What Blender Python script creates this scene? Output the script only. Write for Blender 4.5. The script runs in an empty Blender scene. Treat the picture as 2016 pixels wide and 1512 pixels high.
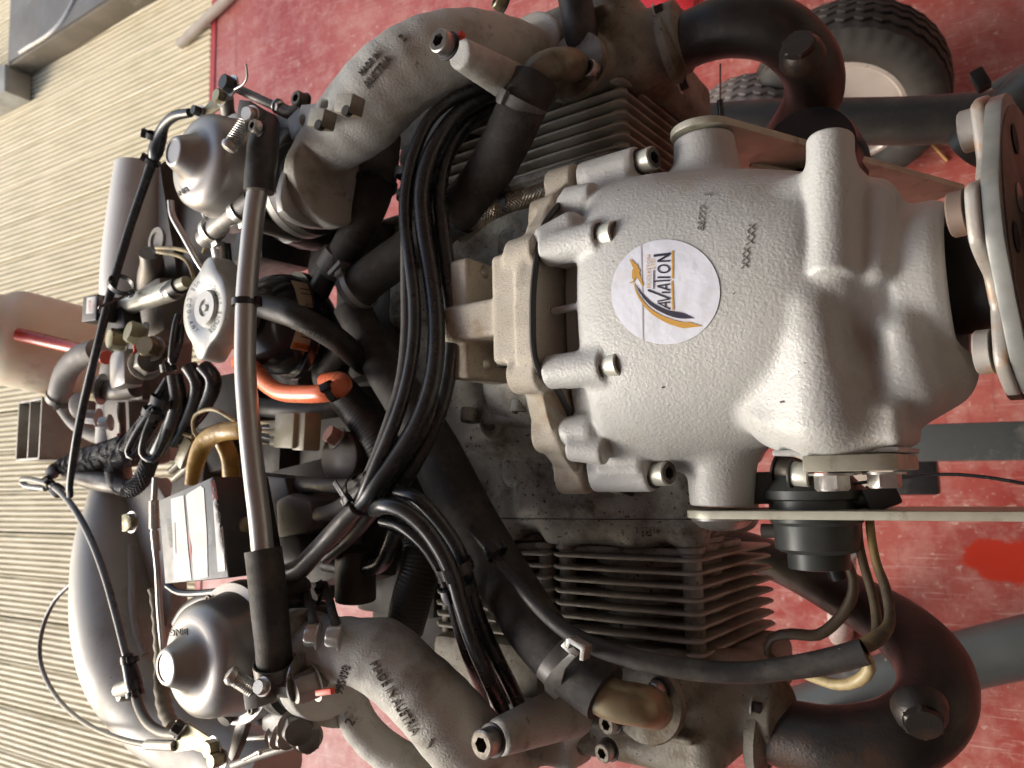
import bpy, bmesh, math, random
import numpy as np
from mathutils import Vector, Matrix
from mathutils.bvhtree import BVHTree
random.seed(4); rng = np.random.default_rng(4)
SC = bpy.context.scene; COL = SC.collection

# ------------------------------------------------------------------ camera, light, exposure
FOC = 1514.0                                  # focal length in pixels of a 2016 px wide picture
def _n(v): return v / np.linalg.norm(v)
AX = _n(np.array([2508., 244., 1514.]))       # world axes written in camera space
AY = np.array([-.022, .992, -.1236]); AY = _n(AY - AX * AY.dot(AX)); AZ = np.cross(AX, AY)
CAM_H = 1.5                                   # camera height above the floor, metres
R_SW = np.array([AX, AY, AZ])                 # camera space -> world
cd = bpy.data.cameras.new('camera'); cam = bpy.data.objects.new('camera', cd); COL.objects.link(cam)
cd.sensor_width = 36; cd.lens = 36 * FOC / 2016; cd.clip_start = .01; cd.clip_end = 200
M = Matrix([list(R_SW[i]) + [0] for i in range(3)] + [[0, 0, 0, 1]]); M[2][3] = CAM_H
cam.matrix_world = M; SC.camera = cam
cd.dof.use_dof = True; cd.dof.focus_distance = .43; cd.dof.aperture_fstop = 15
SUN_DIR = Vector((-.84, -.30, .46)).normalized()          # towards the light
w = bpy.data.worlds.new('World'); SC.world = w; w.use_nodes = True
nt = w.node_tree; nt.nodes.clear()
sky = nt.nodes.new('ShaderNodeTexSky'); sky.sky_type = 'NISHITA'; sky.sun_disc = False
sky.sun_elevation = math.asin(SUN_DIR.z); sky.sun_rotation = math.atan2(SUN_DIR.x, SUN_DIR.y)
sky.air_density = 1.0; sky.dust_density = 3; sky.ozone_density = 1.0
bg = nt.nodes.new('ShaderNodeBackground'); bg.inputs[1].default_value = .118
ow = nt.nodes.new('ShaderNodeOutputWorld')
nt.links.new(sky.outputs[0], bg.inputs[0]); nt.links.new(bg.outputs[0], ow.inputs[0])
sl = bpy.data.lights.new('sun', 'SUN'); sl.energy = .98; sl.angle = math.radians(30); sl.color = (1, .985, .965)
so = bpy.data.objects.new('sun', sl); COL.objects.link(so); so.rotation_euler = SUN_DIR.to_track_quat('Z', 'Y').to_euler()
so.location = (0, 0, 4)
SC.view_settings.view_transform = 'Standard'; SC.view_settings.look = 'None'
SC.view_settings.exposure = 1.14; SC.view_settings.gamma = 1

# ------------------------------------------------------------------ engine frame: shaft axis runs along x, 5 degrees nose up
TILT = math.radians(5)
EX = math.cos(TILT) * AX + math.sin(TILT) * AZ; EZ = math.cos(TILT) * AZ - math.sin(TILT) * AX; EY = AY
CS = .477
R_SE = np.array([EX, EY, EZ]); R_EW = R_SW @ R_SE.T; C0 = np.array([0, 0, CAM_H]); OFF = np.array([0, 0, -CS])
def ew(p):                                    # engine frame -> world (metres)
    return (np.asarray(p, float) + OFF) @ R_EW.T + C0
def ray(px, py): return np.array([(px - 1008) / FOC, (756 - py) / FOC, -1.])
def dep(px, py, h): return (CS - h / 1000) / -(ray(px, py) @ EZ)
def P(px, py, h):                             # point of the engine at height h mm over the shaft axis
    s = ray(px, py) * dep(px, py, h); return np.array([s @ EX, s @ EY, s @ EZ + CS])
def PX(px, py, x):
    r = ray(px, py); s = r * (x / (r @ EX)); return np.array([s @ EX, s @ EY, s @ EZ + CS])
def PY(px, py, y):
    r = ray(px, py); s = r * (y / (r @ EY)); return np.array([s @ EX, s @ EY, s @ EZ + CS])
def W(px, py, z):                             # point of the room at height z metres
    r = ray(px, py); s = r * ((CAM_H - z) / -(r @ AZ)); return np.array([s @ AX, s @ AY, s @ AZ + CAM_H])
ident = lambda p: np.asarray(p, float)

# ------------------------------------------------------------------ materials
MATS = {}
def mat(name, c1, rough=.5, metal=0., c2=None, sc=40., dirt=None, dirt_sc=25., dirt_amt=.5, bump=0., bump_sc=900., bump2=0., bump2_sc=120.,
        spec=.5, coat=0., wave=None, trans=0., emis=None, rvar=.12, speck=None, speck_sc=700., speck_amt=.3, stretch=None, objrand=None, dirt2=None):
    m = bpy.data.materials.new(name); m.use_nodes = True; n = m.node_tree; L = n.links
    b = n.nodes['Principled BSDF']; tc = n.nodes.new('ShaderNodeTexCoord'); src = tc.outputs['Object']
    if stretch:
        mp = n.nodes.new('ShaderNodeMapping'); mp.inputs['Scale'].default_value = stretch; L.new(src, mp.inputs[0]); src = mp.outputs[0]
    def noise(s, det=4, ro=.6):
        x = n.nodes.new('ShaderNodeTexNoise'); x.inputs['Scale'].default_value = s; x.inputs['Detail'].default_value = det
        x.inputs['Roughness'].default_value = ro; L.new(src, x.inputs['Vector']); return x.outputs['Fac']
    def ramp(f, a, z):
        r = n.nodes.new('ShaderNodeMapRange'); r.inputs[1].default_value = a; r.inputs[2].default_value = z; L.new(f, r.inputs[0]); return r.outputs[0]
    def mix(f, a, z):
        x = n.nodes.new('ShaderNodeMix'); x.data_type = 'RGBA'; L.new(f, x.inputs[0])
        for s, v in ((6, a), (7, z)):
            if isinstance(v, tuple): x.inputs[s].default_value = (*v, 1)
            else: L.new(v, x.inputs[s])
        return x.outputs[2]
    c2 = c2 or tuple(v * .72 for v in c1)
    col = mix(ramp(noise(sc), .35, .65), c1, c2)
    if dirt: col = mix(ramp(noise(dirt_sc, 6, .7), .62 - .3 * dirt_amt, .80 - .25 * dirt_amt), col, dirt)
    if objrand:
        oi = n.nodes.new('ShaderNodeObjectInfo'); hv = n.nodes.new('ShaderNodeHueSaturation'); L.new(ramp(oi.outputs['Random'], -objrand[0], objrand[1]), hv.inputs['Value']); L.new(col, hv.inputs['Color']); col = hv.outputs[0]
    if dirt2: col = mix(ramp(noise(dirt2[1], 8, .75), dirt2[2], dirt2[2] + .10), col, dirt2[0])
    if speck: col = mix(ramp(noise(speck_sc, 2, .5), .70 - .15 * speck_amt, .74 - .15 * speck_amt), col, speck)
    L.new(col, b.inputs['Base Color'])
    rr = n.nodes.new('ShaderNodeMapRange'); rr.inputs[1].default_value = .3; rr.inputs[2].default_value = .7
    rr.inputs[3].default_value = max(.03, rough - rvar); rr.inputs[4].default_value = min(1, rough + rvar)
    L.new(noise(sc * 1.7), rr.inputs[0]); L.new(rr.outputs[0], b.inputs['Roughness'])
    b.inputs['Metallic'].default_value = metal; b.inputs['Specular IOR Level'].default_value = spec
    b.inputs['Coat Weight'].default_value = coat; b.inputs['Coat Roughness'].default_value = .2
    b.inputs['Transmission Weight'].default_value = trans
    prev = None
    def addb(f, st, dist):
        nonlocal prev
        x = n.nodes.new('ShaderNodeBump'); x.inputs['Strength'].default_value = st; x.inputs['Distance'].default_value = dist
        L.new(f, x.inputs['Height'])
        if prev: L.new(prev, x.inputs['Normal'])
        prev = x.outputs[0]
    if bump: addb(noise(bump_sc, 3, .5), bump, .0006)
    if bump2: addb(noise(bump2_sc, 3, .5), bump2, .003)
    if wave:
        x = n.nodes.new('ShaderNodeTexWave'); x.inputs['Scale'].default_value = wave[0]; x.bands_direction = wave[2]; L.new(tc.outputs['UV'] if wave[3] else src, x.inputs['Vector'])
        x.inputs['Distortion'].default_value = wave[4] if len(wave) > 4 else 0
        addb(x.outputs['Fac'], wave[1], .0008)
    if prev: L.new(prev, b.inputs['Normal'])
    MATS[name] = m; return m
K = mat
K('silver_paint', (.51, .515, .495), .52, .08, (.45, .455, .435), 14, dirt=(.38, .34, .27), dirt_sc=11, dirt_amt=.24, bump=.75, bump_sc=560, bump2=.12, bump2_sc=90, speck=(.16, .12, .08), speck_sc=170, speck_amt=-.25, dirt2=((.27, .22, .15), 46, .66))
K('beige_cast', (.52, .48, .40), .6, .1, (.44, .40, .32), 30, dirt=(.30, .20, .11), dirt_sc=22, dirt_amt=.3, dirt2=((.22, .14, .07), 60, .68), bump=.9, bump_sc=1100, speck=(.26, .23, .19), speck_sc=900, speck_amt=.45)
K('case_alloy', (.38, .375, .34), .6, .2, (.26, .255, .225), 26, dirt=(.07, .05, .034), dirt_sc=30, dirt_amt=.5, bump=.6, bump_sc=500, speck=(.04, .025, .018), speck_sc=300, speck_amt=.35)
K('head_alloy', (.27, .26, .22), .58, .2, (.17, .16, .13), 24, dirt=(.10, .065, .03), dirt_sc=28, dirt_amt=.5, bump=.6, bump_sc=500, speck=(.04, .03, .02), speck_sc=300, speck_amt=.1)
K('manifold_alloy', (.56, .56, .52), .6, .1, (.46, .46, .425), 14, dirt=(.24, .21, .16), dirt_sc=14, dirt_amt=.4, dirt2=((.14, .115, .08), 40, .60), bump=1.0, bump_sc=620)
K('carb_alloy', (.40, .385, .37), .38, .6, (.33, .315, .30), 22, dirt=(.24, .21, .17), dirt_sc=20, dirt_amt=.12, bump=.12, bump_sc=800, rvar=.04)
K('carb_dark', (.20, .195, .185), .46, .35, (.12, .115, .108), 22, dirt=(.07, .06, .045), dirt_sc=30, dirt_amt=.4, bump=.2)
K('tube_alloy', (.50, .50, .485), .34, .7, (.46, .455, .44), 20, dirt=(.3, .28, .24), dirt_sc=40, dirt_amt=.02, bump=.05, rvar=.04)
K('airbox_alloy', (.45, .44, .41), .5, .2, (.37, .36, .335), 10, dirt=(.26, .23, .19), dirt_sc=9, dirt_amt=.3, bump=.1, speck=(.25, .2, .15), speck_sc=130, speck_amt=-.2)
K('rubber', (.019, .018, .017), .5, 0, (.026, .024, .022), 30, dirt=(.075, .068, .058), dirt_sc=34, dirt_amt=.4, bump=.35, bump_sc=1400, speck=(.16, .15, .13), speck_sc=420, speck_amt=-.3)
K('hose_cloth', (.022, .020, .018), .66, 0, (.030, .028, .025), 30, dirt=(.085, .075, .060), dirt_sc=30, dirt_amt=.45, bump=.8, bump_sc=1500, speck=(.2, .18, .15), speck_sc=380, speck_amt=-.3)
K('hose_ribbed', (.028, .026, .024), .5, 0, (.03, .033, .03), 30, dirt=(.07, .06, .05), dirt_sc=50, dirt_amt=.3)
K('lead_rubber', (.018, .020, .022), .28, 0, (.024, .026, .028), 40, dirt=(.05, .047, .042), dirt_sc=26, dirt_amt=.25, rvar=.08, speck=(.3, .28, .24), speck_sc=500, speck_amt=-.45, spec=.6)
K('lead_dusty', (.075, .072, .068), .42, 0, (.10, .096, .09), 50, dirt=(.04, .038, .036), dirt_sc=60, dirt_amt=.3, speck=(.01, .01, .01), speck_sc=420, speck_amt=-.2)
K('black_plastic', (.014, .014, .015), .38, 0, (.02, .02, .02), 60, dirt=(.05, .046, .04), dirt_sc=80, dirt_amt=.15)
K('tie_plastic', (.018, .020, .023), .3, 0, (.026, .028, .03), 80, dirt=(.06, .06, .06), dirt_sc=90, dirt_amt=.2)
K('gloss_black', (.012, .012, .013), .2, 0, (.015, .015, .016), 30, coat=.2, rvar=.03)
K('gasket_black', (.02, .017, .016), .5)
K('white_pipe', (.66, .65, .62), .42, .15, (.58, .57, .54), 12, dirt=(.35, .32, .28), dirt_sc=30, dirt_amt=.05, rvar=.04)
K('dark_void', (.012, .011, .010), .8)  # near-black; on the hole discs it stands in for the shade inside
K('zinc', (.58, .57, .54), .36, .85, (.42, .41, .38), 60, dirt=(.22, .16, .1), dirt_sc=120, dirt_amt=.2, bump=.15)
K('zinc_yellow', (.33, .31, .20), .42, .6, (.24, .22, .14), 60, dirt=(.22, .15, .07), dirt_sc=90, dirt_amt=.25, bump=.15)
K('pale_bolt', (.60, .60, .52), .42, .5, (.50, .50, .43), 60, dirt=(.22, .2, .16), dirt_sc=120, dirt_amt=.15, bump=.12)
K('bolt_end', (.12, .105, .085), .5, .6, (.08, .07, .055), 120, bump=.2)
K('brass_dull', (.36, .31, .20), .4, .55, (.28, .23, .14), 40, dirt=(.16, .10, .05), dirt_sc=60, dirt_amt=.3)
K('exhaust_steel', (.036, .032, .029), .42, .35, (.020, .018, .016), 26, dirt=(.075, .04, .024), dirt_sc=18, dirt_amt=.4, dirt2=((.12, .055, .03), 70, .66), bump=.35, bump_sc=500)
K('flange_steel', (.42, .40, .36), .5, .3, (.38, .36, .33), 30, dirt=(.40, .22, .10), dirt_sc=34, dirt_amt=.42, bump=.25, bump_sc=500)
K('flange_edge', (.25, .26, .25), .42, .25, (.20, .21, .20), 60, dirt=(.36, .26, .12), dirt_sc=160, dirt_amt=.02)
K('flange_brown', (.20, .15, .12), .55, .2, (.14, .10, .08), 30, dirt=(.2, .1, .05), dirt_sc=40, dirt_amt=.3)
K('plate_cream', (.50, .49, .40), .45, .3, (.42, .41, .33), 50, dirt=(.22, .20, .14), dirt_sc=60, dirt_amt=.2, bump=.1)
K('sticker_white', (.72, .75, .83), .45, 0, (.67, .70, .78), 30, dirt=(.60, .58, .56), dirt_sc=30, dirt_amt=.25, bump2=.30, bump2_sc=70, rvar=.06)
K('ink_navy', (.028, .024, .05), .5)
K('ink_gold', (.58, .33, .07), .45, 0, (.52, .29, .06))
K('label_white', (.68, .68, .66), .5, 0, (.64, .64, .62), 40)
K('label_cream', (.52, .42, .29), .55, 0, (.46, .37, .26), 40)
K('label_orange', (.55, .15, .03), .5)
K('ink_black', (.02, .018, .018), .5)
K('ink_red', (.55, .05, .04), .5)
K('ink_grey', (.11, .11, .11), .5)
K('cast_shade', (.16, .15, .13), .7, .2)  # darker lettering: dirt plus the shadowed letter edges put into the colour
K('module_face', (.12, .13, .14), .5, .0, (.21, .23, .24), 30, dirt=(.3, .3, .3), dirt_sc=60, dirt_amt=.1, speck=(.05, .04, .04), speck_sc=300, speck_amt=-.45)
K('module_side', (.035, .034, .038), .4, .4, (.05, .048, .05), 30, dirt=(.07, .06, .055), dirt_sc=50, dirt_amt=.3)
K('torque_red', (.75, .07, .02), .45)
K('orange_hose', (.94, .27, .13), .25, 0, (.86, .20, .09), 20, spec=.6)
K('red_hose', (.55, .06, .03), .25, 0, (.45, .05, .03), 20)
K('harness_yellow', (.48, .30, .07), .35, 0, (.38, .23, .05), 60, dirt=(.2, .12, .04), dirt_sc=60, dirt_amt=.3, spec=.6, bump2=.25, bump2_sc=110)
K('wire_cream', (.40, .33, .17), .5, 0, (.32, .25, .12), 60, dirt=(.1, .07, .04), dirt_sc=70, dirt_amt=.35)
K('wire_brown', (.075, .05, .028), .5, 0, (.11, .08, .045), 60, dirt=(.03, .02, .012), dirt_sc=60, dirt_amt=.3)
K('wire_blue', (.05, .07, .09), .4)
K('connector_clear', (.42, .40, .28), .35, 0, (.34, .32, .22), 60)
K('braid_steel', (.36, .32, .25), .38, .7, (.16, .14, .11), 60, dirt=(.15, .12, .08), dirt_sc=40, dirt_amt=.2)
K('braid_sleeve', (.075, .078, .085), .6, 0, (.05, .05, .055), 60)
K('cable_grey', (.12, .125, .13), .3, 0, (.09, .095, .10), 40, spec=.6)
K('cable_black', (.022, .026, .030), .25, 0, (.03, .034, .038), 40, spec=.6)
K('bottle_plastic', (.80, .74, .60), .4, 0, (.76, .68, .54), 8, dirt=(.35, .24, .15), dirt_sc=9, dirt_amt=.12, bump2=.15, bump2_sc=18)
_b = MATS['bottle_plastic'].node_tree.nodes['Principled BSDF']; _b.inputs['Subsurface Weight'].default_value = .8; _b.inputs['Subsurface Radius'].default_value = (.06, .045, .03); _b.inputs['Subsurface Scale'].default_value = 1
K('grey_hose', (.27, .255, .235), .6, 0, (.22, .205, .19), 40, dirt=(.12, .1, .08), dirt_sc=40, dirt_amt=.2)
K('box_steel', (.36, .35, .32), .5, .4, (.28, .27, .25), 20, dirt=(.2, .14, .09), dirt_sc=18, dirt_amt=.3)
K('stand_black', (.035, .037, .038), .5, .1, (.05, .052, .052), 20, dirt=(.09, .085, .075), dirt_sc=22, dirt_amt=.3, bump=.1)
K('stand_grey', (.085, .094, .093), .45, .1, (.065, .073, .072), 14, dirt=(.2, .19, .17), dirt_sc=24, dirt_amt=.18, speck=(.4, .38, .33), speck_sc=60, speck_amt=-.25)
K('pale_steel', (.62, .60, .56), .3, .4, (.5, .48, .45), 10)
K('tyre_rubber', (.024, .022, .019), .75, 0, (.034, .031, .026), 20, dirt=(.055, .046, .034), dirt_sc=14, dirt_amt=.35, bump=.4, bump_sc=260)
K('tyre_grey', (.13, .12, .115), .75, 0, (.17, .15, .14), 14, dirt=(.25, .16, .14), dirt_sc=12, dirt_amt=.3, bump=.3, bump_sc=220)
K('rim_silver', (.55, .50, .44), .35, .3, (.42, .37, .32), 9)
K('rim_brass', (.6, .42, .2), .3, .6, (.5, .3, .14), 12)
K('red_paint', (.50, .03, .035), .25, 0, (.40, .02, .03), 6, coat=.4)
K('pale_wood', (.55, .47, .38), .6, 0, (.46, .38, .30), 12, dirt=(.3, .24, .17), dirt_sc=14, dirt_amt=.2, bump=.2)
K('straw', (.70, .42, .16), .6)
K('ramp_steel', (.15, .14, .125), .5, .1, (.095, .088, .078), 3.5, dirt=(.42, .41, .39), dirt_sc=4.5, dirt_amt=.12)

# ------------------------------------------------------------------ object helpers
def finish(o, parent, name, label=None, cat=None, group=None, kind=None):
    o.name = name
    if parent is not None: o.parent = parent; o.matrix_parent_inverse = parent.matrix_world.inverted()
    if label: o['label'] = label
    if cat: o['category'] = cat
    if group: o['group'] = group
    if kind: o['kind'] = kind
    return o
def empty(name, loc, label, cat, group=None, kind=None):
    o = bpy.data.objects.new(name, None); COL.objects.link(o); o.location = [float(v) for v in loc]; o.empty_display_size = .05
    o.matrix_world = Matrix.Translation(o.location)
    return finish(o, None, name, label, cat, group, kind)
def to_obj(name, verts, faces, m, parent=None, fr=ew, sharp=40, uv=None, **kw):
    v = fr(np.asarray(verts, float)); c = v.mean(0); me = bpy.data.meshes.new(name)
    me.from_pydata((v - c).tolist(), [], [list(map(int, f)) for f in faces]); me.validate(clean_customdata=False); me.update()
    ms = m if isinstance(m, (list, tuple)) else [m]
    for x in ms: me.materials.append(MATS[x])
    if uv is not None:
        l = me.uv_layers.new(name='UVMap'); vi = np.empty(len(me.loops), int); me.loops.foreach_get('vertex_index', vi)
        l.data.foreach_set('uv', np.asarray(uv, float)[vi].ravel())
    me.polygons.foreach_set('use_smooth', [True] * len(me.polygons))
    if sharp:
        b = bmesh.new(); b.from_mesh(me); bmesh.ops.recalc_face_normals(b, faces=b.faces); a = math.radians(sharp)
        for e in b.edges:
            if len(e.link_faces) == 2 and e.calc_face_angle(0) > a: e.smooth = False
        b.to_mesh(me); b.free()
    o = bpy.data.objects.new(name, me); COL.objects.link(o); o.location = c.tolist(); o.matrix_world = Matrix.Translation(c.tolist())
    return finish(o, parent, name, **kw)
class MB:                                      # several shapes joined into one mesh
    def __init__(s): s.v = []; s.f = []; s.n = 0; s.mi = []
    def add(s, v, f, mi=0):
        v = np.asarray(v, float); s.v.append(v); s.f += [[i + s.n for i in q] for q in f]; s.mi += [mi] * len(f); s.n += len(v); return s
    def build(s, name, m, parent=None, **kw):
        o = to_obj(name, np.vstack(s.v), s.f, m, parent, **kw)
        if any(s.mi) and len(o.data.polygons) == len(s.mi): o.data.polygons.foreach_set('material_index', s.mi)
        return o
def frame(d, up=(0, 0, 1)):
    d = _n(np.asarray(d, float)); u = np.asarray(up, float)
    if abs(d @ _n(u)) > .97: u = np.array([0, 1., 0]) if abs(d[1]) < .9 else np.array([1., 0, 0])
    a = _n(np.cross(u, d)); return a, np.cross(d, a), d
def lathe(c, d, rings, n=24, up=(0, 0, 1), cap=(True, True)):
    """rings: (z, r, 'c'|'h'); millimetres along and around the axis d through c"""
    a, b, d = frame(d, up); c = np.asarray(c, float); V = []; Fc = []
    for z, r, *k in rings:
        t = np.arange(n) * 2 * math.pi / n; rr = np.full(n, r / 1000.)
        if k and k[0] == 'h': q = (t % (math.pi / 3)) - math.pi / 6; rr = rr * math.cos(math.pi / 6) / np.cos(q)
        V.append(c + d * z / 1000 + np.outer(np.cos(t) * rr, a) + np.outer(np.sin(t) * rr, b))
    for i in range(len(rings) - 1):
        for j in range(n): k = (j + 1) % n; Fc.append([i*n+j, i*n+k, (i+1)*n+k, (i+1)*n+j])
    if cap[0]: Fc.append(list(range(n))[::-1])
    if cap[1]: Fc.append([(len(rings)-1)*n + j for j in range(n)])
    return np.vstack(V), Fc
def spline(pts, step=.004):
    p = np.asarray(pts, float)
    if len(p) == 2: return np.array([p[0] + (p[1]-p[0]) * t for t in np.linspace(0, 1, 3)])
    q = np.vstack([2*p[0]-p[1], p, 2*p[-1]-p[-2]]); out = []
    for i in range(1, len(q)-2):
        n = max(2, int(np.linalg.norm(q[i+1][:3]-q[i][:3]) / step))
        for t in np.linspace(0, 1, n, endpoint=False):
            out.append(.5*((2*q[i]) + (-q[i-1]+q[i+1])*t + (2*q[i-1]-5*q[i]+4*q[i+1]-q[i+2])*t*t + (-q[i-1]+3*q[i]-3*q[i+1]+q[i+2])*t**3))
    out.append(p[-1]); return np.array(out)
def sweep(path, rad, n=16, cap=True, oval=1., rib=None):
    """path (k,3), rad scalar or (k,) in metres; returns verts, faces, uv"""
    p = np.asarray(path, float); k = len(p); r = np.full(k, rad, float) if np.isscalar(rad) else np.asarray(rad, float)
    t = np.gradient(p, axis=0); t /= np.linalg.norm(t, axis=1)[:, None] + 1e-12
    a, b, _ = frame(t[0]); V = []; UV = []; s = np.concatenate([[0], np.cumsum(np.linalg.norm(np.diff(p, axis=0), axis=1))])
    th = np.arange(n) * 2 * math.pi / n
    for i in range(k):
        a = a - t[i] * (a @ t[i]); a = _n(a); b = np.cross(t[i], a); rr = r[i]
        V.append(p[i] + np.outer(np.cos(th) * rr, a) + np.outer(np.sin(th) * rr * oval, b)); UV += [(j / n, s[i]) for j in range(n)]
    Fc = [[i*n+j, i*n+(j+1) % n, (i+1)*n+(j+1) % n, (i+1)*n+j] for i in range(k-1) for j in range(n)]
    if cap: Fc += [list(range(n))[::-1], [(k-1)*n+j for j in range(n)]]
    return np.vstack(V), Fc, UV
def pts3(pts): return np.array([P(*q[:3]) for q in pts])
def tube(name, pts, rpx, m, parent, n=16, cap=True, fr=ew, step=.004, ribs=None, oval=1., **kw):
    """pts: (px, py, h[, radius in px]) of the centre line"""
    rr = [q[3] if len(q) > 3 else rpx for q in pts]; md = np.mean([dep(*q[:3]) for q in pts])
    rm = np.array([a * md / FOC for a in rr]); q = spline(np.column_stack([pts3(pts), rm]), step if not ribs else ribs[0] / 4)
    r = q[:, 3]
    if ribs: r = r + ribs[1] * np.cos(np.arange(len(r)) * math.pi / 2)
    v, f, uv = sweep(q[:, :3], r, n, cap, oval); return to_obj(name, v, f, m, parent, fr, uv=uv, sharp=50, **kw)
def pipe_e(name, pts, r, m, parent, n=14, fr=ew, **kw):                     # engine-frame path in mm
    q = spline(np.array(pts, float) / 1000.); v, f, uv = sweep(q, r / 1000., n); return to_obj(name, v, f, m, parent, fr, uv=uv, **kw)
def braid(name, pts, rpx, m, parent, n=12, turns=26., wr=.0007):       # woven outer sleeve: two sets of helical strands
    rr = [q[3] if len(q) > 3 else rpx for q in pts]; md = np.mean([dep(*q[:3]) for q in pts])
    q = spline(np.column_stack([pts3(pts), np.array(rr) * md / FOC]), .0022); p = q[:, :3]; r = q[:, 3]
    t = np.gradient(p, axis=0); t /= np.linalg.norm(t, axis=1)[:, None]; a, b, _ = frame(t[0]); A = []; B = []
    for i in range(len(p)): a = _n(a - t[i] * (a @ t[i])); A.append(a); B.append(np.cross(t[i], a))
    A = np.array(A); B = np.array(B); s = np.concatenate([[0], np.cumsum(np.linalg.norm(np.diff(p, axis=0), axis=1))]); mb = MB()
    for sg in (1, -1):
        for k in range(n):
            th = sg * s * turns * 2 * math.pi + k * 2 * math.pi / n; ro = r + wr * (.55 + .5 * np.cos(th * n / 2 * 1.0 + (0 if sg > 0 else math.pi)))
            v, f, _ = sweep(p + A * (np.cos(th) * ro)[:, None] + B * (np.sin(th) * ro)[:, None], wr * 1.25, 4, cap=False); mb.add(v, f)
    return mb.build(name, m, parent, kind='stuff')
def slab_mesh(poly, ext):                                                    # polygon (k,3) extruded by vector ext
    p = np.asarray(poly, float); k = len(p); v = np.vstack([p, p + np.asarray(ext, float)])
    return v, [list(range(k)), [k + i for i in range(k)][::-1]] + [[i, k+i, k+(i+1) % k, (i+1) % k] for i in range(k)]
def bevelled(v, f, w, seg=2):
    b = bmesh.new(); vs = [b.verts.new(x) for x in v]
    for q in f: b.faces.new([vs[i] for i in q])
    bmesh.ops.recalc_face_normals(b, faces=b.faces)
    ed = [e for e in b.edges if len(e.link_faces) == 2 and e.calc_face_angle(0) > .5]
    bmesh.ops.bevel(b, geom=ed, offset=w, segments=seg, profile=.6, affect='EDGES', clamp_overlap=True)
    b.verts.index_update(); r = np.array([x.co[:] for x in b.verts]), [[x.index for x in q.verts] for q in b.faces]; b.free(); return r
def slab(name, poly, ext, m, parent, bev=.0012, fr=ew, **kw):
    v, f = slab_mesh(poly, ext)
    if bev: v, f = bevelled(v, f, bev)
    return to_obj(name, v, f, m, parent, fr, sharp=35, **kw)
def boxm(c, size, rot=(0, 0, 0), bev=1.0, axes=None):                        # mm; centre in metres
    from mathutils import Euler
    R = np.array(Euler([math.radians(a) for a in rot]).to_matrix()) if axes is None else np.array(axes).T
    s = np.array(size) / 2000.; v = np.array([[x, y, z] for x in (-1, 1) for y in (-1, 1) for z in (-1, 1)]) * s
    v = v @ R.T + np.asarray(c, float); f = [[0, 1, 3, 2], [4, 6, 7, 5], [0, 4, 5, 1], [2, 3, 7, 6], [0, 2, 6, 4], [1, 5, 7, 3]]
    return bevelled(v, f, bev / 1000.) if bev else (v, f)
def box(name, c, size, m, parent, rot=(0, 0, 0), bev=1.0, fr=ew, axes=None, **kw):
    v, f = boxm(c, size, rot, bev, axes); return to_obj(name, v, f, m, parent, fr, sharp=35, **kw)

def cap_screw(c, d, r, L, parent, m='pale_bolt', name='cap_screw', washer=True):
    """socket head screw: head centre at c, pointing along d"""
    v, f = lathe(c, d, [(0, r*.97), (.4, r), (L-.8, r), (L, r*.88)], cap=(True, False)); b = MB().add(v, f, 0)
    v, f = lathe(c, d, [(L, r*.88), (L+.02, r*.56, 'h'), (L-r*.8, r*.52, 'h')], cap=(False, True)); b.add(v, f, 1)
    if washer: v, f = lathe(c, d, [(-1.6, r*1.18), (-1.2, r*1.22), (-.3, r*1.22), (0, r*1.15)]); b.add(v, f, 2)
    return b.build(name, [m, 'bolt_end', 'gasket_black'], parent)
def hex_bolt(c, d, r, L, parent, m='zinc', name='hex_bolt', washer=True, nut=False):
    up = (random.uniform(-1, 1), random.uniform(-1, 1), .3)
    v, f = lathe(c, d, [(0, r, 'h'), (L*.85, r, 'h'), (L, r*.84)], 36, up); b = MB().add(v, f)
    if washer: v, f = lathe(c, d, [(-1.2, r*1.25), (0, r*1.25)], 28); b.add(v, f, 1)
    if nut: v, f = lathe(c, d, [(L, r*.45), (L+2.5, r*.42)], 16); b.add(v, f, 1)
    return b.build(name, [m, 'zinc'], parent)
def tie(c, d, r, parent, wid=4.2, head=0., m='tie_plastic', tail=0., name='cable_tie'):
    """cable tie around a hose: centre c, hose direction d, radius mm, head angle deg"""
    a, b_, dd = frame(d); n = 28; hw = wid / 2; V = []; Fc = []
    for i in range(n):
        t = 2 * math.pi * i / n; e = np.cos(t) * a + np.sin(t) * b_
        for z, rr in ((-hw, r), (-hw, r+1.1), (hw, r+1.1), (hw, r)): V.append(c + e * rr / 1000 + dd * z / 1000)
    for i in range(n):
        j = (i+1) % n
        for k in range(4): Fc.append([i*4+k, j*4+k, j*4+(k+1) % 4, i*4+(k+1) % 4])
    mb = MB().add(V, Fc); t = math.radians(head); e = np.cos(t) * a + np.sin(t) * b_; g = np.cross(dd, e)
    mb.add(*boxm(c + e * (r + 2.0) / 1000, (4.6, 5.6, wid + 2.4), axes=(e, g, dd), bev=.6))
    if tail: mb.add(*boxm(c + e * (r + 2.2) / 1000 + g * (tail/2 + 2.5) / 1000, (1.1, tail, wid*.8), axes=(e, g, dd), bev=.2))
    return mb.build(name, m, parent)
def dirp(p, q): return _n(P(*q) - P(*p))
TOCAM = None
def face_head(c, d):                          # angle (deg) in the tie's ring that looks up at the viewer side
    a, b_, dd = frame(d); e = -np.asarray(c, float) + np.array([0, 0, CS]); return math.degrees(math.atan2(e @ b_, e @ a))
def tie_at(p, q, rpx, parent, dh=0., **kw):
    c = P(*p); d = dirp(p, q); r = rpx * dep(*p) / FOC * 1000; return tie(c, d, r, parent, head=face_head(c, d) + dh, **kw)

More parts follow.
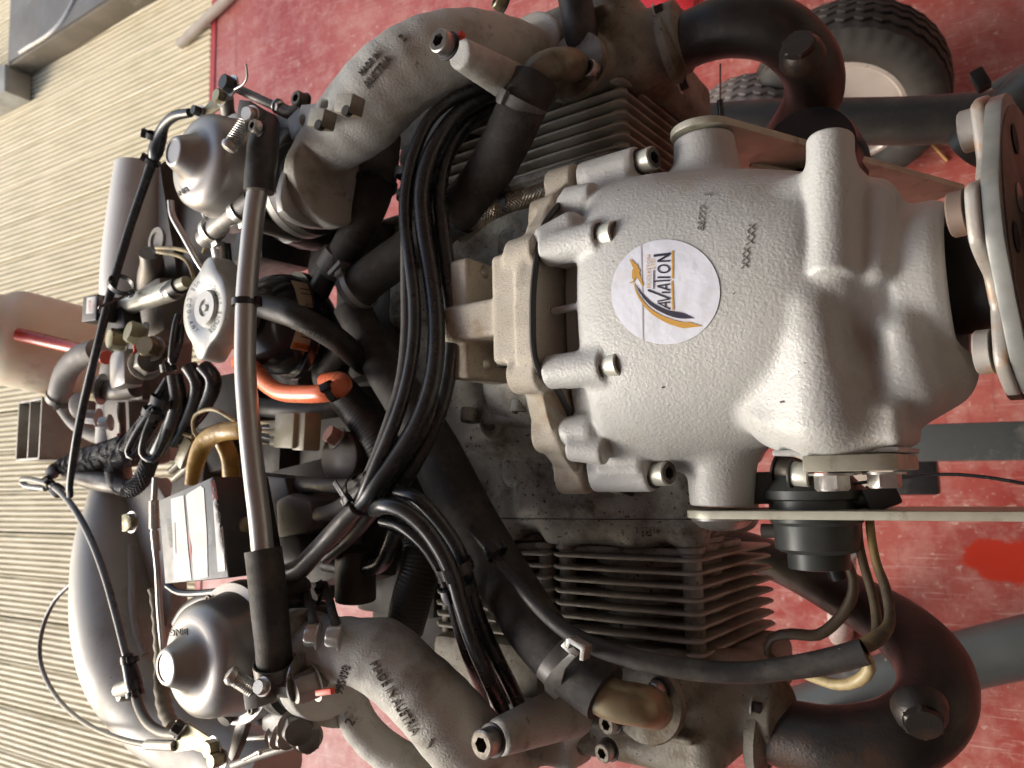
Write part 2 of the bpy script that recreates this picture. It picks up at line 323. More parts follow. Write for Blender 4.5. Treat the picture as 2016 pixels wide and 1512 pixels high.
# ------------------------------------------------------------------ blended castings: signed distance field -> surface mesh
def smin(a, b, k):
    h = np.clip(.5 + .5 * (b - a) / k, 0, 1); return b * (1-h) + a * h - k * h * (1-h)
class Cast:
    def __init__(s, lo, hi, res):
        s.res = res; s.lo = np.array(lo, float) ; n = np.ceil((np.array(hi) - s.lo) / res).astype(int) + 1
        s.ax = [s.lo[i] + np.arange(n[i]) * res for i in range(3)]; s.f = np.full(n, .05, np.float32)
    def _op(s, fn, lo, hi, k, sub, mg=.014):
        sl = []
        for i in range(3):
            a = max(0, int((lo[i] - mg - s.lo[i]) / s.res)); b = min(len(s.ax[i]), int((hi[i] + mg - s.lo[i]) / s.res) + 2)
            if b <= a: return s
            sl.append(slice(a, b))
        X = s.ax[0][sl[0]][:, None, None].astype(np.float32); Y = s.ax[1][sl[1]][None, :, None].astype(np.float32); Z = s.ax[2][sl[2]][None, None, :].astype(np.float32)
        g = fn(X, Y, Z).astype(np.float32); t = tuple(sl)
        s.f[t] = -smin(-s.f[t], g, k) if sub else smin(s.f[t], g, k)
        return s
    def cap(s, a, b, ra, rb=None, k=.006, sub=False):                       # rounded cone
        a = np.asarray(a, float); b = np.asarray(b, float); rb = ra if rb is None else rb; d = b - a; dd = d @ d; R = max(ra, rb)
        def fn(X, Y, Z):
            t = np.clip(((X-a[0])*d[0] + (Y-a[1])*d[1] + (Z-a[2])*d[2]) / dd, 0, 1)
            return np.sqrt((X-a[0]-t*d[0])**2 + (Y-a[1]-t*d[1])**2 + (Z-a[2]-t*d[2])**2) - (ra + (rb-ra)*t)
        return s._op(fn, np.minimum(a, b) - R, np.maximum(a, b) + R, k, sub)
    def cyl(s, a, b, r, k=.004, sub=False, rd=.0015, rb=None):              # flat ended cylinder / cone
        a = np.asarray(a, float); b = np.asarray(b, float); d = b - a; L = np.linalg.norm(d); u = d / L; rb = r if rb is None else rb; R = max(r, rb)
        def fn(X, Y, Z):
            t = (X-a[0])*u[0] + (Y-a[1])*u[1] + (Z-a[2])*u[2]
            q = np.sqrt(np.maximum((X-a[0])**2 + (Y-a[1])**2 + (Z-a[2])**2 - t*t, 0)) - (r + (rb-r) * np.clip(t/L, 0, 1)) + rd
            w_ = np.abs(t - L/2) - L/2 + rd
            return np.sqrt(np.maximum(q, 0)**2 + np.maximum(w_, 0)**2) + np.minimum(np.maximum(q, w_), 0) - rd
        return s._op(fn, np.minimum(a, b) - R, np.maximum(a, b) + R, k, sub)
    def box(s, c, h, k=.004, sub=False, rd=.003, rot=0., ax='z'):
        c = np.asarray(c, float); h = np.asarray(h, float); t = math.radians(rot); cs, sn = math.cos(t), math.sin(t); R = np.linalg.norm(h) if rot else h
        def fn(X, Y, Z):
            x, y, z = X-c[0], Y-c[1], Z-c[2]
            if ax == 'z': x, y = x*cs + y*sn, -x*sn + y*cs
            elif ax == 'y': x, z = x*cs + z*sn, -x*sn + z*cs
            else: y, z = y*cs + z*sn, -y*sn + z*cs
            q = [np.abs(x)-h[0]+rd, np.abs(y)-h[1]+rd, np.abs(z)-h[2]+rd]; m_ = np.maximum(np.maximum(q[0], q[1]), q[2])
            return np.sqrt(sum(np.maximum(v, 0)**2 for v in q)) + np.minimum(m_, 0) - rd
        return s._op(fn, c-R, c+R, k, sub)
    def ell(s, c, r, k=.006, sub=False):
        c = np.asarray(c, float); r = np.asarray(r, float)
        def fn(X, Y, Z): return (np.sqrt(((X-c[0])/r[0])**2 + ((Y-c[1])/r[1])**2 + ((Z-c[2])/r[2])**2) - 1) * r.min()
        return s._op(fn, c-r, c+r, k, sub)
    def path(s, pts, k=.006, sub=False):                                    # (x,y,z,r) chain
        q = spline(np.array(pts, float), .012)
        for i in range(len(q)-1): s.cap(q[i][:3], q[i+1][:3], q[i][3], q[i+1][3], k if i == 0 else .0012, sub)
        return s
    def prof(s, tab, cy, ch, n=2.3, k=.004, sub=False):                     # section radii (x, a, b) round an axis along x
        T = spline(np.array(tab), .0015); x0, x1 = T[0, 0], T[-1, 0]
        def fn(X, Y, Z):
            a = np.interp(X, T[:, 0], T[:, 1]); b = np.interp(X, T[:, 0], T[:, 2])
            g = ((np.abs(Y-cy)/a)**n + (np.abs(Z-ch)/b)**n)**(1/n); q = (g-1) * np.minimum(a, b)
            return np.maximum(q, np.maximum(x0-X, X-x1))
        R = T[:, 1:].max(); return s._op(fn, np.array([x0, cy-R, ch-R]), np.array([x1, cy+R, ch+R]), k, sub)
    def plane_cut(s, p, nrm):                                               # remove the side the normal points to
        X, Y, Z = s.ax[0][:, None, None], s.ax[1][None, :, None], s.ax[2][None, None, :]
        g = ((X-p[0])*nrm[0] + (Y-p[1])*nrm[1] + (Z-p[2])*nrm[2]).astype(np.float32); s.f = np.maximum(s.f, g); return s
    def poly_yz(s, x0, x1, poly, k=.003, rd=.0):                            # plate across x with a polygon outline in (y, z)
        Pn = np.array(poly, float); lo = np.array([x0, *Pn.min(0)]); hi = np.array([x1, *Pn.max(0)])
        def fn(X, Y, Z):
            y = Y[0, :, 0][:, None]; z = Z[0, 0, :][None, :]; d = np.full((y.shape[0], z.shape[1]), 1e9); ins = np.zeros(d.shape, bool); N = len(Pn)
            for i in range(N):
                a, b = Pn[i], Pn[(i+1) % N]; e = b-a; t = np.clip(((y-a[0])*e[0] + (z-a[1])*e[1]) / (e @ e), 0, 1)
                d = np.minimum(d, np.hypot(y-a[0]-t*e[0], z-a[1]-t*e[1]))
                c = (a[1] > z) != (b[1] > z); ins ^= c & (y < (b[0]-a[0]) * (z-a[1]) / (b[1]-a[1] + 1e-12) + a[0])
            q = np.where(ins, -d, d)[None] - rd; w_ = np.abs(X - (x0+x1)/2) - (x1-x0)/2
            return np.maximum(q, w_)
        return s._op(fn, lo, hi, k, False)
    def mesh(s):
        f = s.f; f[0] = f[-1] = .02; f[:, 0] = f[:, -1] = .02; f[:, :, 0] = f[:, :, -1] = .02
        sg = f < 0; a = sg[:-1, :-1, :-1]; al = a.copy(); an = a.copy(); C = [(i, j, k) for i in (0, 1) for j in (0, 1) for k in (0, 1)]
        nx, ny, nz = a.shape
        for i, j, k in C: b = sg[i:i+nx, j:j+ny, k:k+nz]; al &= b; an |= b
        act = an & ~al; I = np.argwhere(act); idx = np.full(a.shape, -1, np.int64); idx[act] = np.arange(len(I))
        v = [f[I[:, 0]+i, I[:, 1]+j, I[:, 2]+k] for i, j, k in C]; acc = np.zeros((len(I), 3)); cnt = np.zeros(len(I))
        for p in range(8):
            for q in range(p+1, 8):
                A, B = np.array(C[p]), np.array(C[q])
                if np.abs(A-B).sum() != 1: continue
                m_ = (v[p] < 0) != (v[q] < 0); t = v[p][m_] / (v[p][m_] - v[q][m_]); acc[m_] += A + t[:, None] * (B-A); cnt[m_] += 1
        V = s.lo + (I + acc / cnt[:, None]) * s.res; F = []
        for ax in range(3):
            u, w_ = [i for i in range(3) if i != ax]; sl0 = [slice(None)]*3; sl1 = [slice(None)]*3; sl0[ax] = slice(0, -1); sl1[ax] = slice(1, None)
            E_ = np.argwhere(sg[tuple(sl0)] != sg[tuple(sl1)]); E_ = E_[(E_[:, u] > 0) & (E_[:, w_] > 0) & (E_[:, u] < f.shape[u]-1) & (E_[:, w_] < f.shape[w_]-1)]
            ins = sg[tuple(E_.T)]; Q = []
            for du, dw in ((0, 0), (1, 0), (1, 1), (0, 1)):
                e = E_.copy(); e[:, u] -= du; e[:, w_] -= dw; Q.append(idx[tuple(e.T)])
            Q = np.stack(Q, 1); flip = ins if ax != 1 else ~ins; Q[flip] = Q[flip][:, ::-1]; F.append(Q)
        return V, np.vstack(F)
    def build(s, name, m, parent, smooth=1, **kw):
        V, F = s.mesh()
        for _ in range(smooth):
            acc = np.zeros_like(V); cnt = np.zeros(len(V))
            for i in range(4):
                a, b = F[:, i], F[:, (i+1) % 4]; np.add.at(acc, a, V[b]); np.add.at(acc, b, V[a]); np.add.at(cnt, a, 1); np.add.at(cnt, b, 1)
            V = V * .4 + .6 * acc / cnt[:, None]
        Wd = ew(V); c = Wd.mean(0); me = bpy.data.meshes.new(name); me.vertices.add(len(V)); me.vertices.foreach_set('co', (Wd - c).ravel())
        me.loops.add(len(F)*4); me.loops.foreach_set('vertex_index', F.ravel()); me.polygons.add(len(F))
        me.polygons.foreach_set('loop_start', np.arange(len(F))*4); me.polygons.foreach_set('loop_total', np.full(len(F), 4)); me.update(calc_edges=True)
        me.polygons.foreach_set('use_smooth', np.ones(len(F), bool)); me.materials.append(MATS[m]); me.update()
        o = bpy.data.objects.new(name, me); COL.objects.link(o); o.location = c.tolist(); o.matrix_world = Matrix.Translation(c.tolist())
        return finish(o, parent, name, **kw)

# ------------------------------------------------------------------ things printed on or cast into a surface
BV = {}
def bvh(o):
    if o not in BV:
        me = o.data; co = np.empty(len(me.vertices)*3); me.vertices.foreach_get('co', co); co = co.reshape(-1, 3) + np.array(o.matrix_world.translation)
        BV[o] = BVHTree.FromPolygons(co.tolist(), [list(p.vertices) for p in me.polygons])
    return BV[o]
def hit(o, px, py):
    r = R_SW @ ray(px, py); h = bvh(o).ray_cast(Vector(C0), Vector(r).normalized(), 5.)
    return (np.array(h[0]), np.array(h[1])) if h[0] is not None else None
def decal(name, shapes, m, target, parent, off=.0003, thick=0., cut=6., **kw):
    """shapes: list of (verts 2-D in px of the photograph, faces); laid on the target's surface"""
    b = bmesh.new()
    for v2, fs in shapes:
        vs = [b.verts.new((x, y, 0)) for x, y in v2]
        for q in fs:
            try: b.faces.new([vs[i] for i in q])
            except ValueError: pass
    bmesh.ops.remove_doubles(b, verts=b.verts, dist=1e-4)
    bmesh.ops.triangulate(b, faces=b.faces)
    for _ in range(6):
        lg = [e for e in b.edges if e.calc_length() > cut]
        if not lg: break
        bmesh.ops.subdivide_edges(b, edges=lg, cuts=1); bmesh.ops.triangulate(b, faces=b.faces)
    V = []; bad = set(); N = []
    for i, v in enumerate(b.verts):
        v.index = i; h = hit(target, v.co.x, v.co.y)
        if h is None: bad.add(i); V.append(np.zeros(3)); N.append(np.zeros(3)); continue
        n_ = h[1]; n_ = n_ if n_ @ (C0 - h[0]) > 0 else -n_; V.append(h[0] + n_ * off); N.append(n_)
    F = [[x.index for x in q.verts] for q in b.faces if not any(x.index in bad for x in q.verts)]
    if thick and F:
        V = np.array(V); N = np.array(N); k = len(V); be = [[x.index for x in e.verts] for e in b.edges if len(e.link_faces) == 1 and not any(x.index in bad for x in e.verts)]
        V = np.vstack([V + N * thick, V]); F = F + [[a, c, c+k, a+k] for a, c in be]
    b.free()
    if not F: return None
    used = sorted({i for q in F for i in q}); mp = {u: i for i, u in enumerate(used)}
    return to_obj(name, [V[i] for i in used], [[mp[i] for i in q] for q in F], m, parent, fr=ident, sharp=30 if thick else 0, **kw)
def poly2(pts): return (pts, [list(range(len(pts)))])
def text2(s, at, size, ang, stretch=1., shear=0., mirror=False, spacing=1.):
    """text outline as 2-D shapes in px: centred on at, cap height about size, reading direction ang (deg, 0 = right, clockwise positive)"""
    cu = bpy.data.curves.new('t', 'FONT'); cu.body = s; cu.align_x = 'CENTER'; cu.align_y = 'CENTER'; cu.size = 1; cu.space_character = spacing; cu.resolution_u = 3
    to = bpy.data.objects.new('t', cu); COL.objects.link(to); dg = bpy.context.evaluated_depsgraph_get(); me = bpy.data.meshes.new_from_object(to.evaluated_get(dg))
    t = math.radians(ang); c_, s_ = math.cos(t), math.sin(t); v = []
    for q in me.vertices:
        x, y = q.co.x * size * 1.4 * stretch, -q.co.y * size * 1.4
        if mirror: x = -x
        x += shear * y; v.append((at[0] + x*c_ - y*s_, at[1] + x*s_ + y*c_))
    f = [list(p.vertices) for p in me.polygons]; bpy.data.objects.remove(to); bpy.data.curves.remove(cu); bpy.data.meshes.remove(me)
    return v, f

# ================================================================== THE ENGINE
ENG = empty('aircraft_engine', ew((-.25, .09, -.2)), 'large dusty aircraft engine with silver gearbox, black hoses and cooling fins, held on the stand', 'engine')
V3 = lambda *a: np.array(a, float)
NZ = V3(1, 0, 0)

# ---- gearbox housing: one casting
GY = .103
g = Cast((-.272, -.045, -.075), (-.03, .250, .12), .0011)
g.prof([(-.262, .112, .060), (-.252, .107, .062), (-.246, .104, .068), (-.238, .102, .083), (-.226, .099, .089), (-.20, .096, .091), (-.15, .085, .088), (-.115, .074, .083),
        (-.102, .069, .077), (-.093, .058, .066)], GY, 0)
g.prof([(-.100, .060, .070), (-.088, .057, .066), (-.079, .053, .060), (-.066, .047, .053)], GY-.003, 0, n=2.0, k=.007)
g.prof([(-.0725, .044, .054), (-.067, .0475, .058), (-.053, .0485, .058), (-.046, .046, .054)], GY-.004, 0, n=2.0, k=.0025)
g.cap((-.080, .146, .030), (-.090, .150, .030), .014, k=.010)
g.cap((-.060, .052, .012), (-.085, .036, .026), .021, k=.008)
# screw bosses round the joint
for y, h in ((.144, .080), (.066, .080)):
    g.cyl((-.262, y, h), (-.222, y, h), .0108, k=.005); g.cap((-.255, y, h-.012), (-.232, y, h-.012), .010, k=.004)
g.cyl((-.262, .207, .030), (-.219, .207, .030), .0115, k=.005); g.box((-.238, .196, .030), (.016, .012, .012), k=.006)
g.cyl((-.262, .002, .028), (-.220, .002, .028), .0115, k=.005); g.box((-.238, .014, .030), (.016, .012, .012), k=.006)
g.cap((-.262, .180, .052), (-.247, .180, .052), .010, k=.004); g.cap((-.262, .030, .056), (-.249, .030, .056), .010, k=.004)
g.cyl((-.262, .186, .052), (-.240, .183, .054), .0085, k=.003); g.cyl((-.262, .0205, .058), (-.238, .017, .055), .0095, k=.003)
g.cap((-.262, .106, .072), (-.236, .106, .077), .0028, .002, k=.004)          # small rib in the recess
g.cap((-.262, .152, .078), (-.247, .158, .074), .0095, k=.004)
# mounting lugs, top and bottom
g.cyl((-.181, .150, .004), (-.183, .2215, .006), .026, k=.010, rb=.0195)
g.cyl((-.183, .070, .000), (-.186, -.0195, .002), .027, k=.010, rb=.0195)
g.box((-.200, .180, -.01), (.03, .018, .022), k=.012); g.box((-.200, .030, -.012), (.03, .022, .022), k=.012)
# cross boss and its web, upper side
g.cyl((-.092, .1765, .0610), (-.094, .099, .0715), .0120, k=.003, rd=.002)
g.cap((-.128, .146, .062), (-.098, .148, .050), .005, .021, k=.007)
g.cap((-.098, .100, .062), (-.096, .142, .045), .016, .020, k=.007)
g.cap((-.075, .140, .050), (-.075, .100, .062), .010, .006, k=.008)
# cross boss, lower side, with the square pad
g.cap((-.106, .085, .070), (-.108, .030, .054), .011, .023, k=.006)
g.cap((-.112, .070, .064), (-.128, .036, .046), .010, .024, k=.008)
g.cap((-.102, .050, .040), (-.102, .026, .036), .024, .028, k=.008)
g.box((-.101, .024, .030), (.0315, .011, .030), k=.007, rd=.006)
g.cap((-.068, .070, .052), (-.068, .044, .038), .009, .016, k=.010)
g.cap((-.0855, .074, .076), (-.084, .058, .072), .0035, .0055, k=.010, sub=True)
g.cyl((-.066, GY-.004, 0), (-.02, GY-.004, 0), .0415, k=.0022, sub=True)
GB = g.build('gearbox_housing', 'silver_paint', ENG)
v, f = lathe(V3(-.075, GY-.004, 0), NZ, [(0, 44), (2, 20), (8, 18)], 40); to_obj('bearing_seal', v, f, 'dark_void', ENG)
v, f = lathe(V3(-.080, GY, 0), NZ, [(0, 30), (40, 30), (44, 33), (52, 33)], 40); to_obj('prop_shaft', v, f, 'exhaust_steel', ENG)
# socket screws on the joint bosses
for (y, h, x) in ((.144, .080, -.222), (.066, .080, -.222), (.207, .030, -.219), (.002, .028, -.220)):
    cap_screw(V3(x+.0022, y, h), _n(V3(1, 0, .22)), 7.9, 10.5, GB)
# joint: adaptor plate (beige) with its lugs, black sealant line
J = [PX(*p, -.265)[1:] for p in ((1235, 310), (1200, 325), (1155, 372), (1120, 395), (1100, 402), (1070, 440), (1058, 480), (1047, 560), (1045, 640), (1048, 700), (1060, 735), (1075, 750), (1095, 770), (1115, 810), (1135, 850), (1165, 897), (1180, 925), (1190, 952), (1240, 972))]
low = [(-.012, -.07), (.216, -.07)]
ring = [tuple(p) for p in J] + low
mb = MB(); q = spline(np.array([(-.2635, p[0], p[1]) for p in J]), .003); vv, ff, _ = sweep(q, .0021, 8); mb.add(vv, ff)
GK = mb.build('gasket', 'gasket_black', ENG)
a = Cast((-.365, -.045, -.08), (-.258, .262, .125), .0013)
a.poly_yz(-.278, -.2645, [((p[0]-GY)*1.0+GY, p[1]*1.0) for p in ring], rd=.0005)
a.prof([(-.288, .104, .076), (-.270, .108, .082)], GY, 0, k=.005, n=2.4)
for y, h, r in ((.144, .080, .012), (.066, .080, .012), (.207, .030, .0125), (.002, .028, .0125), (.181, .052, .010), (.028, .055, .011)): a.cyl((-.288, y, h), (-.266, y, h), r, k=.004)
a.box((-.286, .110, .068), (.014, .036, .022), k=.004, rd=.004)
a.box((-.3355, .111, .056), (.0085, .042, .024), k=.003, rd=.003)                  # lug block
a.box((-.314, .1065, .066), (.031, .0125, .020), k=.003, rd=.003)
a.box((-.310, .111, .030), (.030, .038, .012), k=.004, rd=.003)
a.cyl((-.320, .146, .060), (-.345, .146, .060), .0045, k=.0008, sub=True, rd=.0003)
a.cyl((-.315, .080, .060), (-.350, .080, .060), .004, k=.0008, sub=True, rd=.0003)
a.cyl((-.310, .096, .060), (-.310, .086, .060), .0075, k=.003)
AD = a.build('adaptor_plate', 'beige_cast', ENG)
cap_screw(V3(-.310, .0855, .060), V3(0, -1, 0), 7.0, 9, AD, m='zinc', washer=False)
# hexagon bolts and cover on the lower pad
slab('pad_cover', [V3(-.1325, .0125, z) for z in (.064, -.01)] + [V3(-.073, .0125, z) for z in (-.01, .052)], (0, -.003, 0), 'silver_paint', GB)
slab('pad_flange', [V3(-.116, .009, .068), V3(-.116, .009, -.01), V3(-.074, .009, -.01), V3(-.074, .009, .053), V3(-.082, .009, .060)], (0, -.0085, 0), 'plate_cream', GB)
hex_bolt(V3(-.106, -.0015, .052), V3(0, -1, 0), 9, 8, GB); hex_bolt(V3(-.083, -.0015, .040), V3(0, -1, 0), 8.4, 7, GB)
cap_screw(V3(-.135, .000, .02), V3(1, -.1, 0), 7, 10, GB)
box('drain_fitting', P(1795, 800, 20), (10, 16, 12), 'black_plastic', GB, bev=2)

K('stamp_grey', (.40, .39, .365), .5, .2); K('crease_grey', (.50, .47, .50), .5)
# ---- sticker with its print
cx, cy = 1311, 575; ST = [(cx + 107*math.cos(t), cy + 103*math.sin(t)) for t in np.linspace(0, 2*math.pi, 72, endpoint=False)]
STK = decal('sticker', [poly2(ST)], 'sticker_white', GB, GB, off=.00045, thick=.0, cut=5, label='round white sticker with a gold and navy aviation company logo')
decal('sticker_crease', [pen2 for pen2 in [([(1262, 482), (1264, 482), (1266.5, 580), (1268, 672), (1266, 672), (1264.5, 580)], [[0, 1, 2, 5], [5, 2, 3, 4]])]], 'crease_grey', GB, GB, off=.0007, cut=8)
def ST2(x, y): return (1180 + x * 360/1944., 440 + y * 280/1512.)
def pen(pts, ws):                                                          # tapered stroke in 2-D
    q = spline(np.column_stack([pts, ws]), 3.); t = np.gradient(q[:, :2], axis=0); t /= np.linalg.norm(t, axis=1)[:, None] + 1e-9; nn = np.column_stack([-t[:, 1], t[:, 0]])
    A = q[:, :2] + nn * q[:, 2:3] / 2; B = q[:, :2] - nn * q[:, 2:3] / 2; k = len(q); v = [tuple(x) for x in np.vstack([A, B])]
    return v, [[i, i+1, k+i+1, k+i] for i in range(k-1)]
def S(pts): return [ST2(*p) for p in pts]
navy = [pen(S([(388, 645), (450, 745), (560, 860), (720, 945), (870, 980), (1010, 1008)]), [.5, 3.5, 6.5, 9, 11.5, .4])]
gold = [pen(S([(365, 615), (420, 770), (540, 920), (700, 1020), (880, 1078), (960, 1078), (1095, 1092)]), [1.0, 3.5, 6.5, 9.5, 11.5, 11, .4])]
gold += [poly2(S(p)) for p in ([(355, 500), (372, 470), (410, 430), (418, 470), (440, 500), (425, 545), (400, 575), (375, 615), (350, 580)], [(325, 388), (345, 385), (400, 440), (380, 475), (360, 470)],
                               [(395, 560), (430, 520), (475, 655), (462, 668)], [(330, 625), (350, 625), (375, 600), (378, 622), (335, 642)])]
gold += [poly2(S([(775, 292), (792, 292), (792, 592), (775, 590)])), poly2(S([(770, 612), (786, 612), (798, 922), (780, 924)]))]
gold += [text2('ECCLESTON', ST2(530, 512), 7.2, -90, stretch=1.18), text2('LTD', ST2(577, 432), 7.0, -90, stretch=1.2)]
navy += [poly2(S(p)) for p in ([(582, 335), (760, 315), (760, 340), (582, 362)], [(622, 395), (755, 318), (757, 342), (622, 420)], [(622, 398), (757, 395), (757, 412), (622, 416)],
                               [(578, 500), (590, 500), (590, 700), (578, 700)], [(590, 610), (757, 600), (757, 616), (590, 626)], [(622, 568), (757, 568), (757, 586), (622, 586)],
                               [(622, 660), (622, 676), (757, 656), (757, 640)], [(622, 664), (622, 680), (757, 722), (757, 704)], [(706, 650), (720, 650), (720, 708), (706, 706)], [(668, 728), (757, 728), (757, 744), (668, 744)],
                               [(520, 697), (520, 722), (757, 812), (757, 794)], [(622, 838), (622, 822), (757, 796), (757, 812)], [(622, 858), (622, 844), (757, 832), (757, 848)], [(640, 862), (628, 846), (757, 902), (757, 920)], [(700, 845), (714, 845), (714, 900), (700, 894)])]
n_ = 28; ci = [ST2(688 + 68*math.cos(t), 487 + 48*math.sin(t)) for t in np.linspace(0, 2*math.pi, n_, endpoint=False)]; co = [ST2(688 + 50*math.cos(t), 487 + 32*math.sin(t)) for t in np.linspace(0, 2*math.pi, n_, endpoint=False)]
navy.append((ci + co, [[i, (i+1) % n_, n_+(i+1) % n_, n_+i] for i in range(n_)]))
def subdecal(nm, sh, m, off, tgt=None, par=None, cut=6.): return decal(nm, sh, m, tgt or GB, par or GB, off=off, cut=cut)
subdecal('logo_print', navy, 'ink_navy', .0008); subdecal('logo_print', gold, 'ink_gold', .0008)
decal('stamped_mark', [text2('XXX', (1478, 462), 14, -85, shear=.3), text2('XXX', (1468, 508), 14, -85, shear=.3)], 'stamp_grey', GB, GB, off=.0002, thick=.0004)
decal('stamped_mark', [text2('88777', (1382, 430), 13, -83, stretch=1.1), text2('3', (1394, 384), 13, -83)], 'stamp_grey', GB, GB, off=.0002, thick=.0004)

decal('paint_chip', [poly2([(1549, 745), (1562, 733), (1571, 729), (1572, 734), (1560, 742), (1552, 750)])], 'label_white', GB, GB, off=.0003, cut=6)
decal('dark_nick', [poly2([(1535, 790), (1544, 788), (1546, 792), (1537, 794)]), poly2([(1303, 761), (1309, 760), (1309, 763), (1303, 764)])], 'gasket_black', GB, GB, off=.0003, cut=6)
# ---- propeller flange
FC = V3(-.017, .112, 0); FN = _n(V3(math.cos(.11), 0, math.sin(.11))); fa = V3(0, 1, 0); fb = np.cross(FN, fa)
def disc_lobed(c, r0, lobe, nl, thick, ph=0., n=144):
    t = np.linspace(0, 2*math.pi, n, endpoint=False); r = r0 + lobe * np.clip(np.cos(nl*(t-ph))*1.5 + .1, -1, 1)
    A = [c + (np.cos(x)*rr*fa + np.sin(x)*rr*fb)/1000 for x, rr in zip(t, r)]; return A
A = disc_lobed(FC, 80, 2.2, 6, 7, ph=.49)
v, f = slab_mesh(A, FN*.0075); v, f = bevelled(v, f, .0012, 2); FL = to_obj('prop_flange', v, f, 'flange_edge', ENG, sharp=30)
A = disc_lobed(FC - FN*.0065, 73, 11, 6, 7, ph=.49); v, f = slab_mesh(A, FN*.0064); v, f = bevelled(v, f, .0026, 3); to_obj('flange_rim', v, f, 'flange_steel', FL, sharp=50)
for k in range(6):
    t = .40 + k*math.pi/3; c = FC - FN*.003 + (math.cos(t)*fa + math.sin(t)*fb)*.069
    v, f = lathe(c - FN*.0055, -FN, [(0, 11), (6, 11), (7, 10)], 28); to_obj('bushing', v, f, 'flange_brown' if k % 2 else 'flange_steel', FL)
v, f = lathe(FC + FN*.0074, FN, [(-.3, 76), (.9, 76), (1.0, 75)], 60); to_obj('flange_face', v, f, 'flange_brown', FL)
for k in range(12):
    t = .1 + k*math.pi/6; c = FC + FN*.0088 + (math.cos(t)*fa + math.sin(t)*fb)*(.061 if k % 2 else .044)
    v, f = lathe(c, FN, [(0, 7.5), (.4, 7.5), (.5, 5.5)], 20); to_obj('bolt_hole_disc', v, f, ['carb_alloy', 'dark_void'][k % 2], FL)  # solid discs: light for floor seen through, dark for shade inside
v, f = lathe(FC + FN*.008, FN, [(0, 30), (20, 30), (22, 40), (40, 42), (60, 42)], 40); to_obj('prop_hub', v, f, 'stand_black', FL)

# ---- crankcase: one casting
def cpath(c, pts, k=.008):                                               # chain through pixels: (px, py, h, radius px)
    c.path([(*P(*q[:3]), q[3]*dep(*q[:3])/FOC) for q in pts], k)
a = Cast((-.60, -.060, -.20), (-.205, .262, .02), .002)
a.box((-.43, .103, -.12), (.165, .148, .085), k=.01, rd=.02)
a.box((-.43, .103, -.04), (.150, .085, .030), k=.016, rd=.02)
a.box((-.33, .030, -.060), (.040, .060, .036), k=.012, rd=.012); a.box((-.33, .180, -.060), (.040, .060, .036), k=.012, rd=.012)
for x in (-.337, -.226, -.385, -.462, -.268): a.cyl((x, -.049, -.042), (x, .045, -.040), .0105, k=.010)
for x in (-.375, -.268, -.42, -.50): a.cyl((x, .252, -.042), (x, .160, -.040), .0105, k=.010)
a.cyl((-.300, -.048, -.095), (-.300, .05, -.095), .058, k=.012); a.cyl((-.43, -.048, -.095), (-.43, .05, -.095), .056, k=.012)
a.box((-.285, .005, -.10), (.068, .052, .070), k=.012, rd=.014); a.box((-.30, .20, -.10), (.050, .045, .070), k=.012, rd=.014)
a.box((-.43, .248, -.10), (.160, .0035, .075), k=.003)

a.cyl(P(965, 832, -2), P(965, 832, -2) - (0, 0, .03), .012, k=.004); a.box(P(1000, 800, -8), (.018, .014, .012), k=.006)
a.cap(P(880, 620, -10), P(880, 980, -20), .006, k=.01); a.cap(P(760, 640, -14), P(900, 520, -10), .008, k=.01)
a.cap((-.40, .10, -.012), (-.30, .10, -.005), .012, k=.012)
a.box(P(830, 590, -8), (.03, .02, .012), k=.012, rd=.006)
CC = a.build('crankcase', 'case_alloy', ENG, smooth=1)
cap_screw(P(960, 830, 2)+V3(0, 0, -.003), V3(0, 0, 1), 7, 3, CC, m='bolt_end', washer=False)
cap_screw(P(925, 805, -4), V3(0, -1, .2), 7, 11, CC, m='case_alloy', washer=False)
cap_screw(P(1025, 790, 8), V3(0, -1, .2), 7, 9, CC, m='case_alloy', washer=False)
decal('crankcase_seam', [poly2([(960, 1019), (1180, 1021), (1372, 1021), (1372, 1023.5), (1180, 1023.5), (960, 1021.5)])], 'gasket_black', CC, CC, off=.0003, cut=12)
decal('cast_lettering', [text2('91322 1', (1275, 1043), 12, 180, stretch=.9)], 'cast_shade', CC, CC, off=.0002, thick=.0004, cut=10)
a = Cast((-.40, -.04, -.16), (-.27, .245, .05), .002)                     # gearbox carrier between the adaptor and the crankcase
a.prof([(-.37, .060, .030), (-.33, .066, .036), (-.30, .072, .042), (-.28, .080, .048)], GY, -.014, k=.006)
a.box((-.335, .103, -.08), (.05, .11, .055), k=.02, rd=.01)
a.build('gearbox_carrier', 'case_alloy', ENG)

